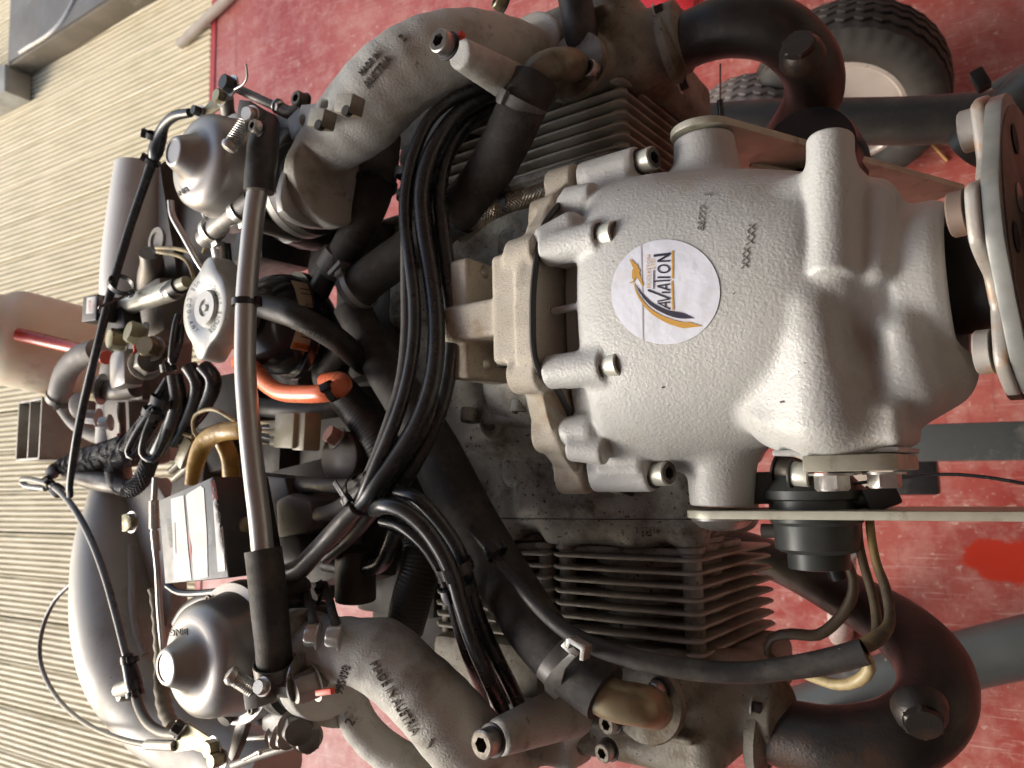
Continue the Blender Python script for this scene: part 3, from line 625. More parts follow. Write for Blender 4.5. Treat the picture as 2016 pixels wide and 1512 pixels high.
# ---- cylinders with cooling fins (fins share one mesh)
def fin_mesh(w, zt, zb, seed):
    r_ = random.Random(seed); c = .012; p = []
    o = [(-w+c, zt), (0, zt+.001), (w-.004, zt), (w, zt-.004), (w+.001, (zt+zb)/2), (w+.003, zb+.010), (w-.004, zb), (-w+c, zb), (-w, zb+c), (-w-.002, (zt+zb)/2), (-w, zt-c)]
    poly = [V3(x, 0, z) for x, z in o]; v, f = slab_mesh([q - V3(0, .0011, 0) for q in poly], (0, .0022, 0)); return bevelled(v, f, .0007, 1)
def cylinder(x0, y0, s, n, zt=-.030, zb=-.186, w=.0635, pitch=.0091, first=.0):
    yl = y0 + s * (n*pitch + .012 + first)
    v, f = lathe(V3(x0, y0 - s*.006, -.098), V3(0, s, 0), [(0, 53), (first*1000+6, 53), (first*1000+7, 50), ((n*pitch+.012+first)*1000+8, 50)], 48)
    mb = MB().add(v, f); L_ = (n*pitch + .006 + first) * 1000
    for dx in (-.052, .052): v, f = lathe(V3(x0+dx, y0, -.047), V3(0, s, 0), [(0, 9.5), (first*1000 + 4, 9.5), (first*1000+5, 7), (L_, 7)], 16); mb.add(v, f)
    v, f = boxm(V3(x0, y0 + s*(first/2+.004), -.10), (100, first*1000+6, 110), bev=5); mb.add(v, f)
    cy = mb.build('cylinder', 'case_alloy', ENG)
    fv, ff = fin_mesh(w, zt, zb, 1); fo = None
    for i in range(n):
        yy = y0 + s * (first + .008 + i*pitch)
        if fo is None: fo = to_obj('fin', fv + V3(x0, yy, 0), ff, 'fin_alloy', cy, sharp=30); y_f = yy
        else:
            o = fo.copy(); COL.objects.link(o); o.name = 'fin'; o.parent = cy; d = R_EW @ V3(random.uniform(-.0006, .0006), yy - y_f, random.uniform(-.0006, .0006))
            o.location = fo.location + Vector(d); o.matrix_parent_inverse = fo.matrix_parent_inverse.copy()
    return cy
K('fin_alloy', (.42, .40, .35), .6, .1, (.27, .26, .225), 20, dirt=(.19, .12, .06), dirt_sc=24, dirt_amt=.35, bump=.3, speck=(.4, .38, .34), speck_sc=300, speck_amt=-.3)
cylinder(-.2815, -.0505, -1, 8); cylinder(-.405, -.0505, -1, 8)
cylinder(-.3235, .246, 1, 7, first=.0); cylinder(-.447, .246, 1, 7, first=.0)

# cylinder heads
def head(x0, s, nm='cylinder_head'):
    y0 = -.126 if s < 0 else .312; g0 = lambda v: y0 + s * v
    lo = (x0-.08, min(y0-.002*s, g0(.075)) - .03, -.19); hi = (x0+.12, max(y0, g0(.075)) + .03, .045)
    a = Cast(lo, hi, .0016)
    a.box((x0, g0(.022), -.10), (.062, .022, .075), k=.008, rd=.012); a.box((x0-.003, g0(.050), -.085), (.058, .024, .070), k=.010, rd=.016)
    a.cyl((x0-.028, g0(.02), -.04), (x0-.028, g0(.022), -.008), .026, k=.012)                            # inlet pad
    a.cap((x0+.03, g0(.024), -.055), (x0+.068, g0(.030), -.062), .030, .026, k=.012)                      # exhaust port
    a.cyl((x0+.060, g0(.030), -.062), (x0+.082, g0(.032), -.064), .028, k=.006)
    a.cap((x0+.02, g0(.012), -.028), (x0+.022, g0(.012), -.016), .020, k=.008)
    a.cap((x0+.045, g0(.060), -.03), (x0+.045, g0(.02), -.03), .010, k=.008); a.cap((x0-.045, g0(.060), -.02), (x0-.045, g0(.02), -.025), .010, k=.008)
    a.box((x0+.0, g0(.044), -.016), (.045, .003, .010), k=.004)
    return a.build(nm, 'head_alloy', ENG)
HL = head(-.2615, -1); HU = head(-.3035, 1)
# rear heads, mostly hidden
for x0, s in ((-.405, -1), (-.447, 1)):
    y0 = -.128 if s < 0 else .314; box('cylinder_head', V3(x0, y0 + s*.032, -.09), (110, 64, 130), 'head_alloy', ENG, bev=10)
# elbow seats, screws on the heads
for p, s in (((1292, 1362, 14), 1), ((1200, 1424, 12), 1), ((1164, 136, 8), -1), ((1192, 1480, 4), 1)):
    c = P(*p); cap_screw(c - V3(0, 0, .004), _n(V3(-.2, -.1*s, 1)), 6.6, 7, HL if s > 0 else HU, m='zinc')

# ---- exhaust pipes
def flanged(name, pts, r, hexat, hd, fl):
    o = tube(name, pts, r, 'exhaust_steel', ENG, n=28)
    c = P(*hexat[:3]); v, f = lathe(c - hd*.014, hd, [(0, 16), (8, 14.5), (12, 11)], 24); v2, f2 = lathe(c, hd, [(-3, 11.5, 'h'), (1.2, 11.5, 'h'), (2.2, 10)], 36)
    MB().add(v, f).add(v2, f2).build('sensor_plug', 'exhaust_steel', o); return o
xu = flanged('exhaust_pipe', [(1330, 92, -62, 50), (1385, 66, -64, 52), (1450, 50, -66, 56), (1530, 62, -76, 56), (1590, 118, -100, 55), (1602, 185, -130, 54), (1570, 245, -160, 50), (1520, 300, -190, 46), (1440, 360, -230, 44)], 54, (1572, 88, -42), _n(V3(.1, .25, 1)), 0)
xl = flanged('exhaust_pipe', [(1500, 1432, -62, 56), (1570, 1450, -62, 60), (1660, 1465, -62, 63), (1770, 1450, -70, 66), (1838, 1392, -90, 66), (1836, 1312, -118, 64), (1770, 1236, -150, 58), (1660, 1170, -185, 52), (1540, 1110, -225, 48), (1400, 1060, -260, 46)], 62, (1818, 1424, -40), _n(V3(.3, -.5, 1)), 0)
for o, c, d in ((xu, P(1318, 96, -60), dirp((1318, 98, -60), (1390, 66, -64))), (xl, P(1496, 1432, -60), dirp((1496, 1430, -60), (1570, 1450, -62)))):
    v, f = lathe(c, d, [(-4, 27), (-3, 29), (3, 29), (6, 25), (9, 20)], 30); to_obj('pipe_flange', v, f, 'head_alloy', o)
    for t in (.8, 3.6):
        a_, b_, _ = frame(d); e = c + (math.cos(t)*a_ + math.sin(t)*b_)*.029; hex_bolt(e, d, 5.5, 6, o, m='exhaust_steel')

# ---- intake manifolds
a = Cast(P(600, 520, 60) + (-.02, -.02, -.04), (-.225, .375, .175), .0015)
a = Cast((-.52, .17, -.045), (-.235, .385, .165), .0015)
a.cyl((-.468, .236, .092), (-.452, .236, .092), .036, k=.006, rd=.003)
cpath(a, [(628, 300, 96, 50), (668, 266, 102, 66), (716, 220, 100, 79), (772, 160, 94, 81), (845, 114, 80, 79), (925, 96, 56, 73), (1005, 100, 24, 60), (1065, 120, -12, 50)])
cpath(a, [(640, 285, 90, 40), (676, 225, 62, 40), (705, 170, 44, 40), (760, 120, 30, 42), (820, 90, 10, 42)], k=.012)
c = P(893, 97, 106); a.cyl(c + (0, 0, -.006), c + (.004, .002, -.085), .0105, k=.007, rb=.016)
a.cyl(P(1040, 95, 4), P(1040, 95, 4) - (0, 0, .03), .030, k=.010)
for px_, py_, hh in ((628, 232, 112), (680, 205, 116)):
    a.box(P(px_, py_, hh) , (.0125, .0075, .010), k=.003, rd=.0015, rot=-15)
    c = P(px_-18, py_+12, hh+2); a.cyl(c + (0, 0, -.02), c + (0, 0, .02), .0042, k=.001, sub=True, rd=.0004)
IU = a.build('intake_manifold', 'manifold_alloy', ENG)
cap_screw(P(880, 90, 115), V3(0, 0, 1), 8, 9, IU, m='zinc')
a = Cast((-.50, -.285, -.045), (-.24, -.055, .165), .0015)
a.cyl((-.463, -.131, .096), (-.447, -.131, .096), .036, k=.006, rd=.003)
cpath(a, [(628, 1290, 100, 56), (680, 1278, 102, 62), (740, 1296, 98, 66), (800, 1335, 90, 72), (862, 1395, 78, 76), (918, 1460, 56, 78), (985, 1535, 16, 70)])
cpath(a, [(760, 1265, 92, 42), (800, 1300, 84, 44)], k=.012)
cpath(a, [(672, 1320, 84, 38), (684, 1372, 72, 36), (712, 1432, 62, 36), (764, 1482, 50, 37), (850, 1530, 34, 40), (930, 1565, 14, 42)], k=.010)
c = P(980, 1452, 74); a.cyl(c, c + (.004, -.002, -.085), .0115, k=.007, rb=.019); a.box(P(1080, 1440, -20), (.030, .020, .016), k=.012, rd=.006)
IL = a.build('intake_manifold', 'manifold_alloy', ENG)
cap_screw(P(968, 1458, 84), _n(V3(-.05, 0, 1)), 8.6, 10, IL, m='zinc')
# cast lettering
ink = lambda o, sh, off=.0002, th=.0009, m='cast_shade': decal('cast_lettering', sh, m, o, o, off=off, thick=th, cut=8)
ink(IL, [text2('MADE IN AUSTRIA', (776, 1374), 17, 59, stretch=.84)]); ink(IL, [text2('995498', (675, 1338), 17, -72, stretch=.8)])
ink(IL, [text2('2', (690, 1421), 19, -60)]); ink(IL, [text2('1', (846, 1464), 19, 22)])
ink(IU, [text2('AUSTRIA', (744, 142), 17, -50, stretch=.8)]); ink(IU, [text2('MADE IN', (728, 126), 12, -50, stretch=.85)]); ink(IU, [text2('2', (793, 76), 16, -50)])
# manifold flanges and rubber carburettor mounts
def oval_plate(name, c, ry, rz, L, th, m, ang, par):
    t = np.linspace(0, 2*math.pi, 40, endpoint=False); ca, sa = math.cos(ang), math.sin(ang); p = []
    for x in t:
        r = 1/ (abs(math.cos(x)/L)**1.6 + abs(math.sin(x)/ry)**1.6)**(1/1.6); u, v = r*math.cos(x), r*math.sin(x); p.append(c + V3(0, u*ca - v*sa, u*sa + v*ca)/1000)
    return slab(name, p, (th/1000, 0, 0), m, par, bev=.001)
oval_plate('manifold_flange', V3(-.4645, -.134, .092), 34, 34, 56, 7, 'manifold_alloy', math.radians(38), IL)
oval_plate('manifold_flange', V3(-.470, .238, .086), 34, 34, 56, 7, 'carb_alloy', math.radians(128), IU)
for y, z in ((-.131, .096), (.236, .092)):
    x0 = -.4655 if y < 0 else -.471
    v, f = lathe(V3(x0-.030, y, z), NZ, [(0, 31), (3, 35), (9, 36.5), (12, 35), (14, 35), (16, 38), (24, 38), (26, 34), (30, 34)], 48); to_obj('carburettor_mount', v, f, ['rubber'], ENG)
    v, f = lathe(V3(x0-.022, y, z), NZ, [(0, 37.4), (.3, 38), (7.2, 38), (7.5, 37.4)], 48, cap=(False, False)); to_obj('hose_clamp', v, f, 'carb_dark', ENG)

# ---- carburettors
UP = V3(0, 0, 1)
def carb(px_, py_, r, low):
    c = P(px_, py_, 175); n0 = 'carburettor'
    root = bpy.data.objects.new(n0, None); COL.objects.link(root); root.location = ew(c).tolist(); root.matrix_world = Matrix.Translation(root.location); finish(root, ENG, n0)
    s = r / 40.
    pr = [(-66, 49), (-62, 51.5), (-51, 50), (-49.5, 44), (-40, 41.5), (-30, 40.5), (-24, 38.5), (-20.5, 35), (-18.5, 31), (-18, 27), (-17, 22), (-13, 18.5), (-6, 15), (-1.2, 12.6), (0, 11.8), (.1, 9.8), (-.8, 9.4)]
    v, f = lathe(c, UP, [(z*s, q*s) for z, q in pr], 64); to_obj('dome', v, f, 'carb_alloy', root, sharp=60)
    b = Cast(c + (-.062, -.062, -.135), c + (.062, .062, -.045), .0016)
    b.cyl(c - (0, 0, .066), c - (0, 0, .100), .040*s, k=.006); b.box(c + (.010, 0, -.09), (.040, .030, .022), k=.008); b.cyl(c + (-.055, 0, -.085), c + (.056, 0, -.085), .030, k=.008)
    b.cap(c + (.02, .044, -.065), c + (.02, .044, -.10), .008, k=.006); b.cap(c + (.02, -.044, -.065), c + (.02, -.044, -.10), .008, k=.006)
    b.build('carburettor_body', 'carb_dark', root)
    v, f = lathe(c - V3(0, 0, .1), -UP, [(0, 34), (20, 33), (26, 28), (27, 10)], 40); to_obj('float_bowl', v, f, 'carb_dark', root)
    for a_ in (.6, 2.2, 3.9, 5.4):
        e = c + V3(math.cos(a_), math.sin(a_), 0) * .0455 * s - (0, 0, .0505); cap_screw(e, UP, 3.4, 2.5, root, m='carb_dark', washer=False)
    return root, c, s
CLo, cl, sl_ = carb(325, 1314, 41, True); CUp, cu_, su_ = carb(340, 297, 38.5, False)
def spring_screw(p0, p1, par, r=10):
    a_, b_ = P(*p0), P(*p1); d = _n(b_ - a_); L = np.linalg.norm(b_ - a_)
    v, f = lathe(a_, -d, [(-2, 6), (0, 6.2), (2.4, 5), (3.4, 2.5)], 24); to_obj('pan_head_screw', v, f, 'zinc', par)
    v, f = lathe(a_, d, [(0, 2.6), (L*1000, 2.6)], 12); to_obj('screw_shank', v, f, 'zinc', par)
    n = 11; t = np.linspace(0, n*2*math.pi, n*14); A, B, _ = frame(d); pth = a_ + np.outer(t/(n*2*math.pi)*L*.8 + .002, d) + np.outer(np.cos(t)*.0046, A) + np.outer(np.sin(t)*.0046, B)
    v, f, _ = sweep(pth, .0008, 6); to_obj('coil_spring', v, f, 'zinc', par)
for p_, nm_ in (((634, 236, 138), 0), ((688, 208, 144), 1)):
    lg_ = box('manifold_lug', P(*p_), (17, 13, 12), 'head_alloy', IU, rot=(0, 0, -18), bev=1.6); v, f = lathe(P(p_[0]-9, p_[1]+9, p_[2]+6.2), UP, [(-4, 3.6), (0, 3.6)], 20); to_obj('lug_hole_disc', v, f, 'dark_void', lg_)  # solid dark disc in place of the shade inside a hole
spring_screw((456, 1330, 168), (505, 1362, 155), CLo); spring_screw((452, 288, 168), (490, 232, 160), CUp)
box('screw_bracket', P(512, 1365, 150), (10, 16, 22), 'carb_dark', CLo, rot=(0, 20, 15)); box('screw_bracket', P(495, 225, 152), (10, 14, 20), 'carb_dark', CUp, rot=(0, 20, -15))
hex_bolt(P(516, 1352, 158), _n(V3(.2, .2, 1)), 5, 4, CLo); hex_bolt(P(494, 226, 162), _n(V3(.2, -.2, 1)), 5.5, 5, CUp); cap_screw(P(510, 252, 158), UP, 5, 6, CUp, m='zinc')
# throttle levers and cables ends
slab('throttle_lever', [P(*q) for q in ((345, 1418, 130), (368, 1424, 130), (428, 1462, 130), (436, 1480, 130), (424, 1494, 130), (380, 1476, 130), (342, 1482, 130))], (0, 0, -.002), 'zinc_yellow', CLo, bev=.0006)
slab('throttle_lever', [P(*q) for q in ((378, 212, 130), (392, 208, 130), (398, 214, 130), (428, 184, 130), (440, 195, 130), (440, 210, 130), (404, 228, 130), (380, 224, 130))], (0, 0, -.002), 'zinc_yellow', CUp, bev=.0006)
hex_bolt(P(420, 1472, 131), UP, 6.5, 6, CLo, m='zinc_yellow'); hex_bolt(P(356, 1438, 131), V3(-.5, .6, .6), 6, 7, CLo, m='black_plastic'); hex_bolt(P(436, 1492, 128), UP, 5.5, 9, CLo, m='zinc_yellow')
hex_bolt(P(437, 192, 132), UP, 6, 6, CUp, m='zinc_yellow'); hex_bolt(P(455, 168, 132), UP, 7, 8, CUp, m='black_plastic'); hex_bolt(P(392, 220, 132), UP, 4.5, 6, CUp, m='black_plastic')
tube('choke_arm', [(445, 190, 130), (450, 225, 120), (470, 250, 105)], 14, 'carb_dark', CUp); tube('choke_arm', [(440, 1420, 130), (470, 1380, 115), (480, 1330, 100)], 14, 'carb_dark', CLo)
slab('carburettor_bracket', [P(*q) for q in ((448, 1490, 120), (462, 1430, 120), (486, 1370, 122), (500, 1340, 122), (492, 1400, 120), (470, 1470, 120), (456, 1500, 120))], (0, 0, -.006), 'carb_dark', CLo)
tube('link_rod', [(462, 172, 122), (500, 190, 116), (552, 214, 110)], 9, 'carb_dark', CUp); tube('link_rod', [(552, 214, 110), (575, 222, 108), (600, 205, 106)], 13, 'bolt_end', CUp); cap_screw(P(598, 200, 112), UP, 6, 8, CUp, m='bolt_end')
hex_bolt(P(548, 210, 112), dirp((548, 210, 112), (600, 230, 108)), 5, 4, CUp, m='zinc')
tube('clip_wire', [(462, 176, 140), (480, 165, 142), (487, 148, 144), (484, 126, 146)], 2.2, 'zinc', CUp, n=8)
tube('throttle_shaft', [(470, 1455, 105), (520, 1452, 105), (545, 1450, 105)], 4, 'zinc', CLo); tube('throttle_spring', [(480, 1495, 118), (510, 1480, 120), (512, 1484, 120)], 4, 'zinc', CLo)
tube('linkage_rod', [(460, 1506, 100), (520, 1484, 104), (590, 1462, 106)], 9, 'carb_dark', CLo)
for p, r, m in (((545, 1450, 110), 7, 'zinc'), ((563, 1448, 110), 8, 'zinc'), ((585, 1432, 112), 11, 'carb_dark'), ((605, 1452, 104), 9, 'carb_dark')): hex_bolt(P(*p), _n(V3(.8, -.1, .5)), r, 9, CLo, m=m)
tube('threaded_stud', [(606, 1450, 100), (608, 1478, 96)], 11, 'bolt_end', CLo, ribs=(.0012, .0005))
box('torque_mark', P(568, 1456, 116), (9, 3, 3), 'torque_red', CLo, bev=.6); box('torque_mark', P(640, 1362, 134), (16, 4, 4), 'torque_red', ENG, bev=1, rot=(0, 0, 12)); box('torque_mark', P(902, 72, 112), (9, 4, 5), 'torque_red', IU, bev=1)
box('lever_block', P(560, 1420, 108), (36, 16, 14), 'carb_dark', CLo, bev=3); box('lever_block', P(580, 150+90, 100), (30, 20, 16), 'carb_dark', CUp, bev=4)
hex_bolt(P(618, 1345, 124), _n(V3(-.3, -.2, 1)), 10, 14, ENG, m='carb_alloy'); tube('vacuum_elbow', [(590, 1330, 124), (610, 1338, 120), (640, 1335, 116)], 17, 'carb_dark', ENG); hex_bolt(P(590, 1335, 128), _n(V3(-.9, 0, .3)), 13, 22, ENG, m='carb_dark')
box('vacuum_fitting', P(600, 250, 104), (20, 22, 18), 'carb_dark', ENG, rot=(0, 0, 20), bev=3)
# make names on the domes
inkd = lambda o, sh: decal('cast_lettering', sh, 'carb_dark', o, o, off=.0002, thick=.0005, cut=6)
dl = [o for o in CLo.children if o.name.startswith('dome')][0]; du = [o for o in CUp.children if o.name.startswith('dome')][0]
inkd(dl, [text2('BING', (352, 1244), 14, 174, stretch=.8)]); inkd(du, [text2('BING', (358, 378), 11, 150, stretch=.8)])
# carburettor mounts: brackets near them
tube('vent_pipe', [(336, 395, 120), (340, 425, 118), (362, 465, 112), (388, 512, 105), (400, 530, 100)], 6.5, 'tube_alloy', CUp, n=12)

# ---- silver balance tube with its rubber ends
BT = tube('balance_tube', [(512, 355, 150), (503, 400, 150), (494, 480, 150), (486, 570, 150), (483, 660, 150), (483, 730, 150), (490, 830, 150), (500, 930, 150), (511, 1020, 150), (518, 1092, 150)], 21, 'tube_alloy', ENG, n=28)
tube('rubber_sleeve', [(524, 244, 132, 27), (519, 280, 142, 30), (515, 320, 148, 30), (512, 345, 150, 29), (510, 378, 150, 29)], 29, 'rubber', BT, n=28)
tube('rubber_sleeve', [(518, 1082, 150, 36), (524, 1130, 149, 36), (531, 1200, 146, 36), (537, 1260, 142, 35), (541, 1310, 138, 35), (543, 1325, 136, 34)], 36, 'hose_cloth', BT, n=28)
tie(P(542, 1312, 138), dirp((540, 1300, 138), (545, 1330, 134)), 13.4, BT, wid=9, head=200, m='carb_dark', name='hose_clip'); tie_at((482, 596, 150), (482, 640, 150), 22.5, BT, dh=-60, wid=5)
tube('outlet_stub', [(541, 1318, 136), (546, 1335, 130), (560, 1350, 124)], 26, 'carb_dark', BT)

# ---- coolant expansion tank with its filler cap
c = P(562, 640, 62); b = Cast(c + (-.055, -.055, -.05), c + (.055, .055, .055), .0016)
b.ell(c, (.044, .044, .046), k=.001); b.cyl(P(455, 612, 95) - (0, 0, .04), P(455, 612, 95), .018, k=.010)
ET = b.build('expansion_tank', 'gloss_black', ENG)
v, f = lathe(c + (.002, 0, -.008), V3(.25, 0, -1), [(-3, 46), (-3, 47.6), (3, 47.6), (3, 46)], 60); to_obj('tank_seam', v, f, 'gloss_black', ET)
cc = P(402, 606, 140)
t = np.linspace(0, 2*math.pi, 96, endpoint=False); lob = .0310 + .0105 * np.clip(np.cos(2*(t - math.pi/2 + .12)), 0, 1)**5; sq = []
top = [cc + V3(math.cos(x)*r_, math.sin(x)*r_, 0) for x, r_ in zip(t, lob)]
rs = [(1., -.020), (1.02, -.017), (1.0, -.004), (.985, -.001), (.955, 0), (.62, 0)]
V = []; Fq = []
for k_, (s_, z_) in enumerate(rs):
    for x, r_ in zip(t, lob): q_ = (r_ if s_ > .7 else .0215) * s_ / (1 if s_ > .7 else .62); V.append(cc + V3(math.cos(x)*q_, math.sin(x)*q_, z_))
n_ = len(t); Fq = [[k_*n_+j, k_*n_+(j+1) % n_, (k_+1)*n_+(j+1) % n_, (k_+1)*n_+j] for k_ in range(len(rs)-1) for j in range(n_)]
for (r_, z_) in ((.0165, -.0022), (.0150, -.0026), (.0145, -.0012), (.0135, 0.0003), (.0070, .0002), (.0065, -.0015), (.0030, -.0016), (.0028, .0006)):
    V += [cc + V3(math.cos(x)*r_, math.sin(x)*r_, z_) for x in t]; k_ = len(V)//n_ - 2; Fq += [[k_*n_+j, k_*n_+(j+1) % n_, (k_+1)*n_+(j+1) % n_, (k_+1)*n_+j] for j in range(n_)]
Fq.append([len(V)-n_+j for j in range(n_)]); CAPO = to_obj('filler_cap', np.array(V), Fq, 'cap_silver', ET, sharp=50) if K('cap_silver', (.44, .44, .42), .4, .5, (.52, .52, .49), 30, dirt=(.26, .24, .2), dirt_sc=40, dirt_amt=.12) else None
v, f = lathe(cc - (0, 0, .02), -UP, [(0, 31), (6, 30), (7, 22), (40, 20)], 40); to_obj('filler_neck', v, f, 'carb_dark', ET)
def ringtext(s, ex, ey, a0, a1, size):
    out = []
    for i, ch in enumerate(s):
        if ch == ' ': continue
        a_ = math.radians(a0 + (a1-a0) * i / (len(s)-1)); out.append(text2(ch, (402 + ex*math.cos(a_), 606 + ey*math.sin(a_)), size, math.degrees(math.atan2(ey*math.cos(a_), -ex*math.sin(a_))) + (180 if a1 < a0 else 0), stretch=.8))
    return out
decal('cap_lettering', ringtext('REMOVE SLOWLY', 30, 52, 62, -62, 10) + ringtext('USE COOLANT', 31, 52, 250, 120, 8), 'ink_grey', CAPO, CAPO, off=.0003, cut=8)
decal('tank_label', [poly2([(572, 552), (622, 562), (634, 612), (588, 600), (580, 570)])], 'label_cream', ET, ET, off=.0004, cut=8)
decal('label_print', [text2('IKTTA', (612, 603), 7, 10, stretch=.9), poly2([(590, 568), (615, 572), (615, 574), (590, 570)]), poly2([(592, 577), (618, 581), (618, 583), (592, 579)])], 'ink_black', ET, ET, off=.0007, cut=8)
decal('tank_label', [poly2([(584, 645), (632, 656), (624, 696), (571, 685)])], 'label_cream', ET, ET, off=.0004, cut=8)
decal('label_band', [poly2([(577, 672), (628, 682), (623, 694), (573, 684)])], 'label_orange', ET, ET, off=.0007, cut=8)
decal('label_print', [text2('WARNING', (600, 683), 6.5, 191, stretch=.9), poly2([(592, 655), (615, 660), (614, 662), (592, 657)]), poly2([(592, 661), (613, 666), (612, 668), (592, 663)])], 'ink_black', ET, ET, off=.0010, cut=8)
HS = tube('coolant_hose', [(498, 597, 118), (530, 606, 116), (580, 622, 112), (625, 645, 100), (668, 672, 82), (704, 704, 56), (716, 716, 40)], 24, 'rubber', ENG, n=20)
decal('hose_print', [text2('SEMPERIT FUEL', (610, 655), 9, 20, stretch=.9)], 'ink_grey', HS, HS, off=.0004, cut=8)
tube('neck_hose', [(405, 470, 118), (430, 445, 122), (470, 415, 126), (500, 392, 126)], 22, 'carb_dark', ENG, n=20)
for p, q in (((418, 452, 121), (440, 435, 123)), ((472, 415, 126), (490, 402, 126))): tie_at(p, q, 23.5, ENG, wid=6, m='zinc', name='hose_clip', dh=60)
tube('tank_outlet', [(428, 478, 110), (434, 510, 106), (438, 540, 100)], 15, 'tube_alloy', ET)
tube('tank_outlet', [(446, 480, 104), (452, 540, 100)], 8, 'black_plastic', ET)

# ---- bright orange drain hose
OH = tube('orange_drain_hose', [(470, 712, 84), (498, 724, 92), (520, 752, 98), (552, 772, 102), (600, 776, 104), (640, 774, 104), (662, 768, 98), (676, 758, 86), (668, 748, 66), (640, 750, 44)], 17, 'orange_hose', ENG, n=20)
tie_at((652, 770, 104), (664, 764, 102), 18.5, OH, dh=-30, wid=5)

# ---- coolant hoses
CH1 = tube('coolant_hose', [(752, 270, 40, 38), (748, 312, 46, 38), (742, 352, 52, 38), (728, 400, 56, 36), (706, 450, 60, 34), (680, 496, 62, 32), (656, 540, 60, 30)], 34, 'hose_cloth', ENG, n=24)
tie_at((740, 362, 52), (735, 385, 54), 40, CH1, wid=5, dh=90)
CH2 = tube('coolant_hose', [(1052, 160, 40, 46), (1030, 205, 44, 46), (1000, 270, 44, 46), (962, 340, 42, 45), (920, 395, 40, 44), (865, 446, 42, 43), (800, 496, 50, 42), (738, 540, 58, 42), (690, 580, 62, 42)], 44, 'hose_cloth', ENG, n=28)
for p, q, r_, w_, m_, dh in (((1026, 206, 45), (1015, 230, 44), 48, 8, 'carb_dark', 45), ((898, 418, 41), (880, 430, 41), 46, 4.5, 'tie_plastic', 120), ((706, 566, 61), (690, 578, 62), 44, 5, 'carb_dark', 60)): tie_at(p, q, r_, CH2, wid=w_, m=m_, dh=dh)
TEE = tube('hose_tee', [(655, 520, 58), (640, 548, 58), (625, 580, 56)], 22, 'black_plastic', ENG); tube('hose_collar', [(668, 500, 64), (650, 530, 64)], 30, 'carb_dark', TEE); box('hose_bracket', P(668, 530, 74), (16, 4, 12), 'carb_dark', TEE, rot=(0, 0, 30))
CH3 = tube('coolant_hose', [(690, 600, 56, 40), (722, 660, 48, 40), (760, 730, 40, 44), (806, 800, 36, 48), (856, 890, 34, 54), (910, 1000, 32, 56), (960, 1090, 34, 56), (1010, 1170, 38, 54), (1064, 1250, 42, 52), (1120, 1310, 44, 50), (1192, 1366, 44, 48)], 46, 'hose_cloth', ENG, n=28)
tie_at((1104, 1300, 46), (1130, 1325, 45), 52, CH3, wid=9, m='carb_dark', dh=-50); tie_at((1132, 1268, 60), (1150, 1285, 58), 14, CH3, wid=9, m='zinc', dh=30, name='hose_clip')
slab('clamp_plate', [P(*q) for q in ((1070, 1342, 64), (1082, 1326, 66), (1104, 1302, 74), (1122, 1286, 76), (1134, 1292, 76), (1112, 1318, 72), (1106, 1340, 66), (1104, 1368, 54), (1092, 1378, 50), (1072, 1360, 58))], (0, 0, -.0012), 'carb_dark', CH3, bev=.0003)
slab('clamp_hook', [P(*q) for q in ((1114, 1258, 84), (1122, 1256, 84), (1152, 1274, 80), (1148, 1302, 76), (1140, 1300, 76), (1142, 1280, 79), (1122, 1268, 82), (1118, 1278, 80), (1112, 1276, 80))], (0, 0, -.008), 'zinc', CH3, bev=.0005)
K('olive_steel', (.24, .215, .15), .45, .4, (.18, .16, .11), 30, dirt=(.1, .08, .05), dirt_sc=40)
for pts, r_, par in ((((1182, 1366, 44), (1215, 1380, 42), (1262, 1388, 34), (1288, 1396, 14)), 40, HL), (((1046, 158, 42), (1072, 134, 40), (1108, 126, 30), (1132, 130, 10)), 32, HU)):
    tube('coolant_elbow', list(pts), r_, 'brass_dull' if par is HL else 'olive_steel', par, n=28)
for p, q in (((1240, 1420, 8), (1300, 1350, 10)), ((1120, 150, 6), (1135, 105, 6))):
    pa, pb = P(*p), P(*q); v, f = lathe((pa+pb)/2 - (0, 0, .006), UP, [(0, 26), (5, 26), (6, 25)], 36); to_obj('elbow_flange', v, f, 'head_alloy', HL if p[1] > 700 else HU)
CH4 = tube('ribbed_hose', [(676, 776, 30, 36), (706, 812, 30, 36), (742, 860, 26, 37), (772, 920, 20, 38), (800, 980, 18, 38), (828, 1050, 22, 38), (830, 1110, 26, 38), (812, 1175, 30, 38), (796, 1240, 30, 36)], 37, 'hose_ribbed', ENG, n=24, ribs=(.0030, .00022))
CH5 = tube('coolant_hose', [(690, 660, 40, 36), (660, 700, 30, 36), (650, 740, 26, 36), (668, 772, 28, 36)], 36, 'rubber', ENG, n=24)
tube('breather_hose', [(500, 800, 40), (560, 806, 40), (620, 808, 36), (680, 800, 30)], 19, 'rubber', ENG)
# braided oil line
BR = tube('braided_oil_line', [(1110, 374, 30), (1060, 384, 30), (1000, 400, 30), (950, 424, 28), (905, 462, 22)], 17, 'braid_weave', ENG, n=24, step=.003) if K('braid_weave', (.36, .32, .25), .38, .6, (.28, .25, .19), 60, dirt=(.12, .1, .07), dirt_sc=50, dirt_amt=.2, wave=(16, 1., 'X', True)) else None
tie_at((1000, 398, 30), (985, 404, 30), 19, BR, wid=6, dh=100)
braid('steel_braid', [(1110, 374, 30), (1060, 384, 30), (1000, 400, 30), (950, 424, 28), (905, 462, 22)], 17, 'braid_steel', BR, n=14, turns=24)

